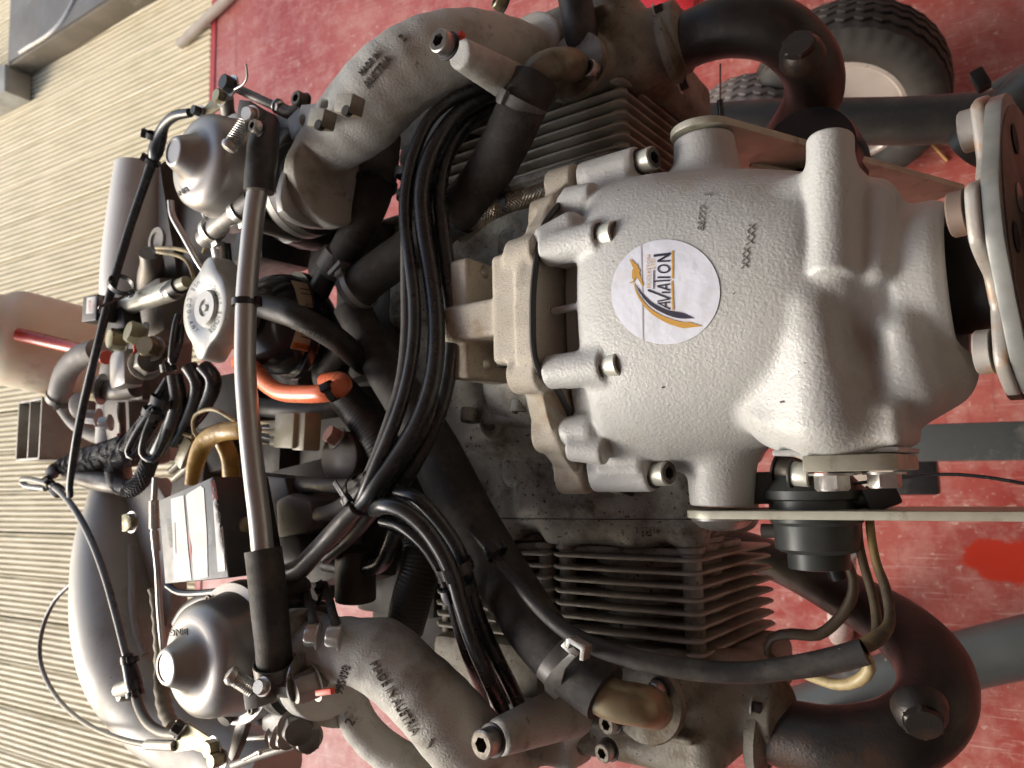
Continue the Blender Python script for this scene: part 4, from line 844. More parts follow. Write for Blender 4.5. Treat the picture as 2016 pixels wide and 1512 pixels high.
# ---- ignition leads, tied in bundles
def lead(pts, r=14, m='lead_rubber', nm='ignition_lead', **kw): return tube(nm, pts, r, m, ENG, n=14, step=.005, **kw)
L1 = lead([(1000, 150, 30), (950, 172, 50), (890, 196, 70), (845, 236, 82), (816, 300, 88), (800, 370, 90), (798, 440, 92), (808, 520, 96), (816, 600, 100), (814, 680, 104), (800, 760, 108), (778, 830, 112), (748, 900, 114), (722, 960, 114), (702, 1000, 110)], 13)
lead([(1010, 168, 28), (955, 192, 44), (905, 222, 62), (866, 270, 76), (842, 320, 82), (830, 380, 84), (834, 450, 86), (848, 540, 88), (858, 620, 92), (858, 700, 96), (846, 770, 100), (818, 840, 104), (776, 905, 108), (738, 960, 112), (712, 992, 110), (672, 1040, 104), (622, 1088, 98), (572, 1128, 90)], 17)
lead([(1016, 190, 20), (960, 215, 34), (915, 252, 52), (880, 310, 64), (866, 380, 70), (872, 450, 74), (882, 540, 76), (890, 640, 78), (886, 720, 80), (868, 800, 82), (840, 870, 84), (800, 940, 88), (768, 985, 92)], 15)
lead([(990, 178, 22), (930, 205, 40), (880, 250, 58), (850, 320, 66), (836, 400, 68), (850, 480, 70), (868, 560, 74), (874, 660, 78), (866, 750, 82), (840, 830, 88), (800, 895, 92), (764, 945, 96), (740, 985, 98)], 15)
lead([(802, 380, 82), (800, 460, 84), (800, 560, 84), (800, 660, 86), (790, 750, 90), (770, 820, 94), (745, 890, 98), (720, 950, 100)], 12, 'lead_dusty')
# right hand branch
lead([(738, 1004, 108), (756, 996, 116), (790, 1002, 114), (832, 1034, 108), (866, 1080, 102), (890, 1130, 96), (908, 1190, 90), (930, 1260, 80), (960, 1330, 60), (990, 1400, 20), (1010, 1450, -30)], 16)
lead([(752, 1026, 100), (790, 1038, 102), (832, 1072, 98), (862, 1116, 92), (880, 1160, 88), (898, 1220, 80), (918, 1290, 66), (950, 1370, 10), (968, 1430, -40)], 10)
lead([(784, 966, 100), (826, 986, 100), (866, 1030, 92), (900, 1080, 84), (920, 1140, 76), (940, 1210, 66), (975, 1290, 50), (1010, 1360, 20), (1040, 1430, -30)], 15)
lead([(780, 1000, 84), (830, 1030, 82), (880, 1100, 74), (905, 1170, 66), (940, 1260, 46), (990, 1360, 0), (1010, 1420, -40)], 15)
# left hand branch
lead([(572, 955, 60, 19), (600, 955, 66, 19), (612, 955, 70, 15), (660, 958, 82, 14), (700, 955, 96, 14), (728, 940, 104, 14)], 15, 'lead_dusty')
lead([(585, 1018, 66, 18), (620, 1016, 74, 17), (660, 1004, 88, 16), (700, 978, 100, 16), (736, 940, 106, 16)], 16, 'lead_dusty')
lead([(560, 1134, 92, 21), (590, 1120, 94, 21), (620, 1088, 100, 19), (660, 1044, 106, 18), (704, 998, 112, 18)], 18, 'lead_dusty', nm='spark_plug_cap')
lead([(640, 1100, 60), (690, 1060, 70), (730, 1015, 90), (752, 985, 96)], 12, 'lead_dusty')
lead([(780, 1040, 60), (766, 1080, 54), (750, 1110, 46), (720, 1120, 40), (700, 1130, 30)], 16)
TB = [tie_at((816, 345, 74), (812, 375, 74), 36, L1, wid=6, dh=20), tie_at((818, 385, 76), (818, 400, 76), 35, L1, wid=5, dh=-20), tie_at((722, 975, 100), (700, 1005, 98), 46, L1, wid=5, dh=30, tail=14),
      tie_at((896, 1118, 88), (908, 1150, 84), 34, L1, wid=7, dh=20), tie_at((902, 1158, 84), (912, 1190, 80), 34, L1, wid=7, dh=40)]
# dark cable running to the lower right, yellow wires out of its sheath
DC = lead([(925, 1040, 60, 10), (965, 1085, 62, 11), (1005, 1130, 64, 12), (1050, 1185, 66, 14), (1105, 1235, 66, 16), (1170, 1272, 62, 18), (1260, 1300, 54, 19), (1360, 1318, 44, 20), (1460, 1324, 36, 20), (1560, 1314, 30, 21), (1640, 1300, 26, 23), (1704, 1282, 24, 23)], 18, 'rubber', nm='sheathed_cable')
tie_at((975, 1085, 62), (990, 1105, 62), 20, DC, wid=7)
lead([(1700, 1272, 24, 15), (1726, 1258, 20, 15), (1746, 1238, 14, 12), (1752, 1210, 8, 10), (1744, 1160, 0, 10), (1726, 1110, -8, 9), (1716, 1060, -14, 9), (1712, 1020, -20, 9), (1712, 960, -30, 9)], 11, 'wire_brown2', nm='pickup_wire') if K('wire_brown2', (.26, .18, .07), .5, 0, (.10, .07, .04), 26, dirt=(.04, .03, .02), dirt_sc=30, dirt_amt=.6) else None
lead([(1706, 1270, 14, 10), (1726, 1244, 6, 10), (1720, 1180, -4, 9), (1700, 1110, -14, 9), (1690, 1060, -20, 9), (1688, 1010, -26, 9)], 10, 'wire_brown', nm='pickup_wire')
lead([(1704, 1290, 22, 9), (1712, 1316, 20, 12), (1690, 1340, 16, 12), (1650, 1348, 10, 11), (1606, 1336, 2, 10), (1560, 1318, -12, 8)], 11, 'wire_cream', nm='wire_loop')
lead([(1665, 1100, -40, 8), (1680, 1140, -40, 10), (1676, 1180, -40, 11), (1650, 1220, -40, 11), (1610, 1250, -38, 11), (1560, 1248, -36, 11), (1520, 1256, -38, 10), (1512, 1286, -44, 8), (1540, 1310, -52, 7)], 10, 'wire_brown', nm='pickup_wire')

# ---- ignition modules
mb = [P(*q) for q in ((313, 985, 150), (420, 938, 150), (452, 1138, 150), (326, 1150, 150))]
MF = slab('ignition_module', mb, (0, 0, -.048), 'module_side', ENG, bev=.002)
mid = sum(mb)/4; TOPF = slab('module_cover', [mid + (q-mid)*.985 + V3(0, 0, .0006) for q in mb], (0, 0, -.002), 'module_face', MF, bev=.0004)
sd = lambda pts, m, nm, off=.0004: decal(nm, [poly2(pts)], m, TOPF, MF, off=off, cut=12)
sd([(337, 982), (362, 975), (372, 1090), (378, 1142), (344, 1142), (341, 1060)], 'label_white', 'blank_label'); sd([(367, 976), (370, 972), (396, 956), (402, 962), (408, 1050), (410, 1136), (384, 1140), (376, 1070)], 'label_white', 'blank_label')
sd([(417, 942), (428, 938), (440, 1060), (444, 1124), (430, 1126), (424, 1040)], 'label_white', 'blank_label'); sd([(416, 943), (427, 939), (434, 984), (421, 986)], 'ink_red2', 'red_patch', .0008) if K('ink_red2', (.62, .18, .2), .5, 0, (.75, .5, .5), 160) else None
sd([(371, 1040), (378, 1080), (379, 1120), (375, 1080)], 'ink_red', 'red_patch', .0008)
decal('module_print', [text2('DUCATI ENERGIA', (334, 1050), 6, 84, stretch=.85, mirror=False), poly2([(345, 1028), (346, 1028), (348, 1090), (347, 1090)])], 'ink_black', TOPF, MF, off=.0006, cut=12)
v, f = lathe((mb[1]+mb[2])/2 + (.0, 0, -.020), V3(.85, -.2, .1), [(0, 6), (3, 6), (3.2, 3)], 24); to_obj('grommet', v, f, 'brass_dull', MF)
MD = slab('ignition_coil', [P(*q) for q in ((540, 985, 84), (565, 972, 84), (610, 985, 84), (618, 1020, 84), (600, 1050, 84), (545, 1062, 84))], (0, 0, -.05), 'coil_case', ENG, bev=.005) if K('coil_case', (.12, .11, .10), .5, .1, (.09, .08, .075), 20, dirt=(.18, .16, .14), dirt_sc=30, dirt_amt=.3) else None
slab('module_bracket', [P(*q) for q in ((470, 930, 80), (560, 940, 80), (600, 1100, 80), (530, 1120, 80), (480, 1110, 80))], (0, 0, -.03), 'module_side', ENG, bev=.003)
v, f = lathe(P(587, 1018, 70), V3(.9, .2, .3), [(0, 13), (3, 14), (5, 11)], 30); to_obj('grommet', v, f, 'rubber', MD)
# starter solenoid with a rusty bolt, connector block with wires
def drum(nm, px_, py_, h, r, L, m, par=ENG, ax=UP, rim=True):
    c = P(px_, py_, h); v, f = lathe(c, -np.asarray(ax), [(0, r*.9), (1, r), (L, r), (L+1, r*.9)] if rim else [(0, r), (L, r)], 40); return to_obj(nm, v, f, m, par)
SO = drum('starter_solenoid', 665, 900, 44, 22, 40, 'coil_case'); hex_bolt(P(662, 862, 50), _n(V3(-.2, .5, 1)), 8, 9, SO, m='rusty_bolt') if K('rusty_bolt', (.40, .24, .20), .5, .4, (.3, .17, .13), 60) else None
CN = box('connector_block', P(575, 848, 60), (26, 30, 18), 'connector_clear', ENG, rot=(0, 0, -4), bev=2); box('connector_block', P(604, 850, 56), (16, 32, 18), 'connector_clear', CN, rot=(0, 0, -4), bev=2)
for i, (yy, m) in enumerate(((832, 'wire_cream'), (842, 'wire_blue'), (850, 'wire_cream'), (862, 'wire_blue'), (874, 'wire_brown'))): lead([(500, yy - 6*(i - 2)*.4 - 4, 60), (530, yy, 64), (552, yy, 64), (562, yy, 62)], 4, m, nm='connector_wire')
for yy in (836, 852, 870): v, f = lathe(P(552, yy, 64), V3(-1, 0, .1), [(0, 4.2), (9, 4.2), (9, 3), (4, 3)], 16); to_obj('socket_sleeve', v, f, 'connector_clear', CN)
CN2 = box('connector_block', P(372, 890, 76), (30, 14, 14), 'connector_clear', ENG, rot=(0, 0, 55), bev=2); tube('socket_sleeve', [(336, 928, 76), (360, 905, 76)], 7, 'connector_clear', CN2); tube('socket_sleeve', [(344, 942, 76), (372, 918, 76)], 7, 'connector_clear', CN2)
tube('yellow_harness', [(376, 955, 110, 12), (386, 910, 108, 17), (402, 872, 106, 19), (432, 852, 104, 18), (480, 846, 100, 17), (510, 838, 90, 14)], 17, 'harness_yellow', ENG, n=20)
tube('yellow_harness', [(456, 950, 80), (452, 900, 84), (436, 862, 88), (440, 850, 90)], 17, 'harness_yellow', ENG, n=20)
for pts in (((465, 830, 84), (420, 806, 90), (384, 818, 88), (382, 850, 84), (398, 872, 80)), ((380, 860, 84), (350, 852, 84), (346, 870, 82), (366, 880, 80)), ((308, 488, 92), (350, 490, 94), (382, 502, 94), (398, 528, 92)), ((310, 496, 92), (352, 504, 92), (372, 520, 90), (384, 556, 88)), ((400, 498, 96), (412, 470, 96), (420, 452, 94))): lead(list(pts), 4, 'wire_cream', nm='thin_wire')
# terminals with their wires above the lower manifold
for a_, b_ in ((((596, 1140, 70), (604, 1170, 74), (612, 1205, 104), (620, 1234, 124)), (625, 1252, 132)), (((636, 1150, 70), (648, 1180, 76), (656, 1212, 104), (666, 1238, 126)), (668, 1254, 134))):
    lead(list(a_), 9, 'lead_dusty', nm='earth_wire'); hex_bolt(P(*b_), _n(V3(-.75, .1, .6)), 7.2, 8, ENG, m='zinc'); tube('crimp_terminal', [a_[-1], (a_[-1][0]+6, a_[-1][1]+10, a_[-1][2]+2)], 8, 'zinc', ENG)
lead([(640, 1152, 70), (632, 1175, 72), (624, 1190, 66)], 4, 'lead_dusty', nm='earth_wire'); tie_at((634, 1158, 70), (640, 1170, 70), 12, ENG, wid=4)

# ---- big alloy airbox pipe with weld bead
AB = tube('airbox_pipe', [(283, 328, 60, 52), (276, 400, 60, 56), (266, 480, 60, 57), (256, 560, 60, 54), (250, 640, 56, 48)], 52, 'white_pipe', ENG, n=40)
slab('airbox_panel', [P(*q) for q in ((318, 330, 60), (345, 300, 40), (460, 300, 40), (470, 470, 40), (400, 560, 40), (360, 600, 40), (300, 590, 52))], (0, 0, -.02), 'airbox_dark', ENG, bev=.004) if K('airbox_dark', (.20, .185, .165), .5, .4, (.16, .145, .13), 14, dirt=(.1, .08, .06), dirt_sc=18, dirt_amt=.3) else None
AB2 = tube('airbox_pipe', [(262, 620, 20, 40), (246, 700, 20, 44), (240, 780, 20, 50), (224, 860, 30, 36), (222, 920, 34, 36), (222, 990, 40, 50), (220, 1060, 46, 68), (224, 1140, 52, 78), (238, 1230, 56, 86), (268, 1320, 56, 88), (318, 1400, 54, 76), (380, 1450, 50, 68), (460, 1490, 46, 64), (540, 1530, 40, 60)], 60, 'airbox_alloy', ENG, n=48)
slab('airbox_panel', [P(*q) for q in ((240, 960, 40), (300, 940, 40), (330, 990, 38), (336, 1200, 38), (300, 1330, 38), (260, 1300, 38))], (0, 0, -.02), 'airbox_alloy', ENG, bev=.004)
wp = [hit(AB2, x, y) for x, y in ((258, 1078), (258, 1110), (260, 1140), (260, 1170), (262, 1200), (266, 1230), (274, 1262), (288, 1290))]
wp = np.array([h[0] for h in wp if h]); wq = spline(wp, .0022)
if len(wq) > 3:
    mbw = MB()
    for i in range(len(wq)-1):
        dd_ = wq[min(i+1, len(wq)-1)] - wq[max(i-1, 0)]; v, f = lathe(wq[i], dd_, [(-1.4, 2.2), (-.6, 4.2), (.6, 4.4), (1.3, 3.)], 14); mbw.add(v, f)
    mbw.build('weld_bead', 'airbox_alloy', AB2, fr=ident, sharp=80)
BK = box('airbox_bracket', P(253, 1028, 78), (17, 17, 5), 'zinc_yellow', ENG, rot=(0, 0, 8), bev=1); hex_bolt(P(258, 1028, 81), _n(V3(.1, 0, 1)), 8.5, 5, BK, m='zinc_yellow')
v, f = lathe(P(238, 1362, 98), V3(-.2, .1, 1), [(-8, 9), (0, 9), (2, 8)], 30); to_obj('airbox_boss', v, f, 'zinc', ENG)
tube('vent_stub', [(236, 1358, 100), (254, 1352, 106), (268, 1344, 110)], 15, 'zinc', ENG)
# sensor elbow on the upper airbox
tube('rubber_boot', [(296, 498, 86, 20), (300, 520, 78, 22), (298, 546, 66, 26), (300, 575, 50, 30)], 22, 'airbox_dark', ENG, n=24); v, f = lathe(P(306, 474, 84), UP, [(-4, 13), (0, 14), (0, 10), (-2, 9)], 30); to_obj('sensor_ring', v, f, 'grey_hose', ENG)

# ---- relay, fittings, small parts on the left
RL = box('relay', P(206, 612, 110), (30, 26, 30), 'black_plastic', ENG, rot=(0, 0, -4), bev=1.5)
decal('relay_label', [poly2([(172, 586), (202, 582), (204, 616), (170, 618)])], 'label_white', RL, RL, off=.0005, cut=12)
decal('relay_print', [text2('BOSCH', (178, 603), 5, 90), text2('12V', (188, 602), 4, 90), text2('RELAY', (197, 601), 5, 90)], 'ink_red', RL, RL, off=.0008, cut=12)
tube('sensor_barrel', [(232, 612, 96), (270, 594, 96), (300, 585, 96), (345, 570, 96)], 20, 'pale_bolt', ENG, n=24); tube('sensor_barrel', [(330, 575, 98), (352, 562, 98)], 17, 'black_plastic', ENG, n=20); tube('sensor_barrel', [(352, 562, 98, 13), (368, 555, 98, 12)], 13, 'connector_clear', ENG)
box('plug_housing', P(244, 640, 96), (36, 26, 20), 'black_plastic', ENG, rot=(0, 0, 20), bev=4)
FT = [('banjo_fitting', (242, 670, 100), 11, 13, 'zinc_yellow', (-.1, 0, 1)), ('banjo_fitting', (278, 660, 104), 11, 13, 'zinc_yellow', (-.1, .2, 1)), ('banjo_fitting', (300, 686, 100), 10, 12, 'brass_dull', (.5, .1, 1)), ('hex_nut', (199, 766, 96), 13, 12, 'zinc_yellow', (-.75, .1, .6)), ('hex_nut', (192, 822, 84), 8, 12, 'carb_alloy', (-.7, .1, .6)), ('hex_nut', (216, 832, 80), 7, 10, 'carb_alloy', (-.7, -.1, .6)), ('hex_nut', (288, 715, 96), 13, 18, 'carb_dark', (.9, 0, .3))]
for nm, p, r_, L_, m, d in FT: hex_bolt(P(*p), _n(V3(*d)), r_, L_, ENG, m=m, name=nm)
box('valve_body', P(250, 728, 92), (32, 40, 24), 'carb_alloy', ENG, bev=9, rot=(0, 0, 6)); tube('valve_stem', [(204, 768, 88), (236, 768, 88), (268, 762, 84)], 20, 'carb_dark', ENG, n=20); tube('torque_stripe', [(264, 668, 108), (266, 690, 106), (262, 716, 104)], 3.4, 'torque_red', ENG, n=8)
tube('valve_branch', [(236, 700, 86), (300, 700, 84), (340, 690, 80)], 13, 'brass_dull', ENG, n=16)
tube('drain_tube', [(238, 792, 70), (240, 830, 66), (240, 868, 60)], 8, 'airbox_dark', ENG); tube('torque_stripe', [(236, 856, 68), (234, 872, 66)], 6, 'torque_red', ENG)
GH = tube('grey_hose', [(192, 690, 60), (158, 702, 60), (132, 730, 58), (120, 765, 54), (118, 780, 50)], 22, 'grey_hose', ENG, n=24, ribs=(.0026, .0002)); tie_at((118, 782, 50), (112, 800, 48), 24, GH, wid=7, m='carb_dark')
tube('grey_hose', [(115, 785, 44), (130, 812, 40), (152, 838, 36), (185, 858, 34), (210, 862, 34)], 13, 'grey_hose', ENG, n=18); v, f = lathe(P(158, 800, 50), V3(-.8, -.1, .5), [(-14, 16), (0, 17), (5, 14), (7, 8)], 30); to_obj('round_plug', v, f, 'grey_hose', ENG)
# looms: braided sleeve loops and flat black loops
tube('braided_loom', [(330, 770, 94, 16), (292, 830, 96, 16), (252, 880, 94, 17), (226, 920, 92, 16), (232, 952, 92, 15), (258, 962, 92, 15), (280, 942, 90, 15), (296, 905, 86, 15), (330, 850, 82, 16), (360, 810, 78, 16)], 15, 'sleeve_weave', ENG, n=20, step=.003) if K('sleeve_weave', (.085, .088, .096), .6, 0, (.06, .06, .066), 60, wave=(18, 1., 'X', True)) else None
tube('braided_loom', [(112, 925, 60, 14), (150, 910, 64, 20), (190, 898, 68, 22), (225, 886, 70, 20), (252, 870, 72, 16)], 20, 'sleeve_weave', ENG, n=20, step=.003); tube('braided_loom', [(125, 930, 60, 12), (170, 942, 62, 18), (215, 950, 62, 20), (250, 958, 60, 14)], 18, 'lead_dusty', ENG, n=20)
for k_, pts in enumerate((((300, 806, 104), (270, 850, 106), (252, 888, 106), (262, 900, 104), (276, 880, 100), (300, 840, 98)), ((306, 806, 108), (286, 856, 110), (280, 892, 108), (300, 905, 104), (318, 880, 100), (340, 820, 96)), ((352, 620, 110), (346, 640, 112), (340, 680, 112), (338, 715, 110), (352, 680, 108), (358, 640, 106)), ((330, 745, 104), (310, 780, 106), (292, 812, 104), (300, 840, 100)), ((345, 740, 100), (350, 790, 98), (330, 850, 94), (310, 890, 92)), ((372, 720, 96), (390, 760, 90), (370, 820, 86), (340, 870, 84)), ((400, 720, 90), (420, 750, 84), (400, 800, 80), (360, 850, 78)))):
    tube('wire_loop', list(pts), 7 + (k_ > 3) * 9, 'cable_black' if k_ < 4 else 'lead_rubber', ENG, n=12)
tie_at((303, 812, 104), (295, 835, 104), 20, ENG, wid=6, m='stand_grey'); tie_at((332, 724, 106), (336, 745, 104), 14, ENG, wid=7); tie_at((330, 790, 100), (325, 810, 100), 30, ENG, wid=7)
for pts in ([(330, 770, 94, 16), (292, 830, 96, 16), (252, 880, 94, 17), (226, 920, 92, 16), (232, 952, 92, 15), (258, 962, 92, 15), (280, 942, 90, 15), (296, 905, 86, 15)], [(112, 925, 60, 14), (150, 910, 64, 20), (190, 898, 68, 22), (225, 886, 70, 20), (252, 870, 72, 16)]):
    braid('woven_sleeve', pts, 15, 'braid_sleeve', ENG, n=12, turns=26)
# ---- long control cables
CB1 = tube('control_cable', [(374, 222, 132, 8), (345, 228, 132, 9), (324, 246, 130, 9), (314, 272, 126, 13), (306, 300, 124, 14), (300, 318, 122, 10), (282, 370, 122, 8.5), (258, 440, 122, 8.5), (234, 520, 122, 8.5), (212, 600, 122, 8.5), (190, 690, 120, 8.5), (168, 780, 116, 8.5), (150, 870, 112, 8.5), (138, 950, 106, 7), (138, 976, 100, 7)], 8, 'cable_black', ENG, n=14)
tie_at((304, 268, 128), (300, 290, 126), 15, CB1, wid=5, dh=90, tail=8); tie_at((300, 318, 122), (292, 335, 122), 13, CB1, wid=4, dh=90); tie_at((238, 560, 118), (228, 580, 116), 22, CB1, wid=5, dh=-60, tail=36)
CB2 = tube('control_cable', [(90, 962, 84), (50, 956, 86), (44, 944, 88), (70, 946, 90), (108, 960, 92), (145, 1000, 96), (178, 1060, 100), (205, 1130, 104), (228, 1210, 108), (246, 1280, 112), (252, 1300, 112)], 6.5, 'cable_grey', ENG, n=14)
tube('control_cable', [(250, 1292, 114, 13), (258, 1320, 114, 15), (264, 1350, 114, 16), (268, 1368, 114, 13)], 15, 'cable_black', CB2); tube('control_cable', [(266, 1360, 114), (274, 1392, 118), (292, 1424, 124), (320, 1442, 128), (352, 1446, 130)], 10, 'wire_dark', CB2) if K('wire_dark', (.07, .065, .055), .4, 0, (.10, .09, .07), 30) else None
tie_at((256, 1300, 114), (258, 1315, 114), 15, CB2, wid=4); tie_at((266, 1366, 114), (268, 1380, 114), 15, CB2, wid=4); tie_at((100, 955, 90), (108, 962, 92), 8, CB2, wid=6)
CB3 = tube('control_cable', [(148, 1142, 60), (110, 1180, 60), (86, 1230, 62), (78, 1285, 66), (90, 1335, 72), (122, 1385, 82), (170, 1425, 96), (230, 1452, 110), (290, 1466, 122), (345, 1468, 130)], 4.6, 'cable_grey', ENG, n=12); tube('cable_ferrule', [(290, 1466, 122), (345, 1468, 130)], 10, 'tube_alloy', CB3)
for p in ((105, 928, 74), (92, 950, 78), (112, 965, 90)): box('cable_clip', P(*p), (13, 13, 9), 'black_plastic', ENG, rot=(20, 10, random.uniform(0, 60)), bev=2)
tube('fabric_wrap', [(300, 1160, 80, 8), (306, 1200, 82, 8), (316, 1290, 84, 12), (318, 1350, 86, 14), (326, 1400, 90, 14), (340, 1430, 96, 12)], 12, 'wire_cream2', ENG, n=16, ribs=(.012, .0006)) if K('wire_cream2', (.30, .27, .19), .6, 0, (.24, .21, .15), 30, dirt=(.1, .08, .05), dirt_sc=40, dirt_amt=.3) else None
FW = tube('probe_line', [(306, 940, 110), (303, 1000, 108), (304, 1060, 106), (310, 1120, 104), (314, 1200, 100), (322, 1290, 96)], 6, 'tube_alloy', ENG, n=12); tube('probe_line', [(303, 985, 110, 9), (304, 1040, 108, 10)], 10, 'pale_steel', FW); tube('probe_line', [(304, 1045, 108), (308, 1085, 106)], 8, 'pale_steel', FW)
tube('earth_lead', [(330, 1152, 108), (352, 1166, 106), (390, 1168, 104), (440, 1162, 104), (480, 1150, 104)], 7, 'cable_black', ENG, n=12)
tube('earth_lead', [(440, 1170, 90), (400, 1180, 92), (368, 1200, 92), (350, 1226, 90)], 13, 'wire_dark', ENG, n=14)

# ---- dark filler boxes standing in for the darkness between the hoses
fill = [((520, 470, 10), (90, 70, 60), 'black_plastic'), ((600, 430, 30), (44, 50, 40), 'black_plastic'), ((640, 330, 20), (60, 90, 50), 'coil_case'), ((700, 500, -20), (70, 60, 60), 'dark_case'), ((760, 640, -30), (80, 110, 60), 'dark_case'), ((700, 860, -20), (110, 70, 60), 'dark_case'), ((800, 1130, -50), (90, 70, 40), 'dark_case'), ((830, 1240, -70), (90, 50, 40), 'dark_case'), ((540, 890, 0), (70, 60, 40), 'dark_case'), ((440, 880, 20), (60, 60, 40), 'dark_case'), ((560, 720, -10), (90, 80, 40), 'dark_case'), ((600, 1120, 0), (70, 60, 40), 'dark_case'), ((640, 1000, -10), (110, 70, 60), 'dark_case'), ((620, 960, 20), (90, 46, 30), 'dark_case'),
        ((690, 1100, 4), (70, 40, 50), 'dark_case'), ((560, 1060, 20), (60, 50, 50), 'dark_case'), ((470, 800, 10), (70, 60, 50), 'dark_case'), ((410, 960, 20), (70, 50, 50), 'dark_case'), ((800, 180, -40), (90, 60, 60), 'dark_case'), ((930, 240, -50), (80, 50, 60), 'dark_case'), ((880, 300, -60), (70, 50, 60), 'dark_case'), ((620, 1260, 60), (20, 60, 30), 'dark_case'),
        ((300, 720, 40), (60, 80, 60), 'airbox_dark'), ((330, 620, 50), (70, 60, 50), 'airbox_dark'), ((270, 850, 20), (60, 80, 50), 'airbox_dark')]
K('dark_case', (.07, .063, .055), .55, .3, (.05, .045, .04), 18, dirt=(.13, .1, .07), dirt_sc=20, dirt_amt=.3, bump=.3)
for p, s_, m in fill: box('gap_filler', P(*p), s_, m, ENG, rot=(random.uniform(-8, 8), random.uniform(-8, 8), random.uniform(-10, 10)), bev=9)
v, f = lathe(P(570, 430, 66), UP, [(-30, 22), (-1, 22), (0, 20), (0, 9), (4, 8), (4.5, 5)], 40); to_obj('starter_terminal', v, f, ['black_plastic'], ENG)
box('cream_spacer', P(557, 415, 72), (14, 7, 6), 'label_cream', ENG, bev=.5)
tube('starter_motor', [(700, 1080, 40), (700, 1180, 36)], 40, 'dark_case', ENG, n=32)
tube('sump_pipe', [(640, 1110, 30), (700, 1120, 30), (740, 1090, 34), (760, 1040, 40)], 15, 'rubber', ENG)
# fuel pump and mounting hardware at the lower right
FP = bpy.data.objects.new('fuel_pump', None); COL.objects.link(FP); FP.location = ew(P(1600, 1000, -30)).tolist(); FP.matrix_world = Matrix.Translation(FP.location); finish(FP, ENG, 'fuel_pump')
c = P(1602, 955, -18); dn = V3(0, -1, 0)
v, f = lathe(c, dn, [(-6, 22), (0, 27), (3, 30), (8, 30), (9, 27), (22, 27), (24, 25), (38, 25), (40, 22), (41, 18), (50, 18), (51, 12)], 48, up=(1, 0, 0)); to_obj('pump_body', v, f, 'pump_grey', FP) if K('pump_grey', (.06, .066, .064), .42, .1, (.04, .045, .043), 30) else None
tube('pump_outlet', [(1640, 970, -10), (1690, 985, -12), (1725, 975, -14)], 17, 'black_plastic', FP); box('pump_clip', P(1735, 978, -10), (18, 14, 10), 'black_plastic', FP, rot=(0, 20, 20), bev=2); tube('pump_lead', [(1640, 1110, -40), (1650, 1135, -44)], 18, 'black_plastic', FP); tube('pump_stub', [(1500, 1045, -20), (1560, 1045, -22)], 14, 'coil_case', FP)
cap_screw(P(1535, 918, -8), V3(.9, -.3, .1), 8, 13, ENG, m='bolt_end'); box('support_block', P(1500, 960, -20), (24, 20, 30), 'pump_grey', ENG, bev=3)
tube('thin_cable', [(1560, 962, -10), (1680, 952, -10), (1760, 942, -10), (1850, 934, -10), (1930, 938, -10), (2030, 954, -10)], 3.4, 'cable_black', ENG, n=10)
tube('pull_wire', [(1418, 125, -60), (1418, 160, -64), (1418, 200, -70)], 2, 'rusty_bolt', ENG, n=8); tube('pull_wire', [(1417, 196, -70), (1420, 225, -74), (1424, 262, -80)], 6, 'cable_black', ENG, n=12)
v, f = lathe(P(1590, 300, -90), UP, [(0, 34), (-6, 35), (-40, 35), (-41, 30)], 48); to_obj('oil_filter', v, f, 'gloss_black', ENG)
tube('head_hose', [(1118, -60, 10), (1130, -10, 8), (1142, 50, 2), (1146, 96, -6)], 33, 'rubber', HU, n=24); cap_screw(P(992, 8, 20), _n(V3(-.5, .3, 1)), 7, 8, HU, m='brass_dull')

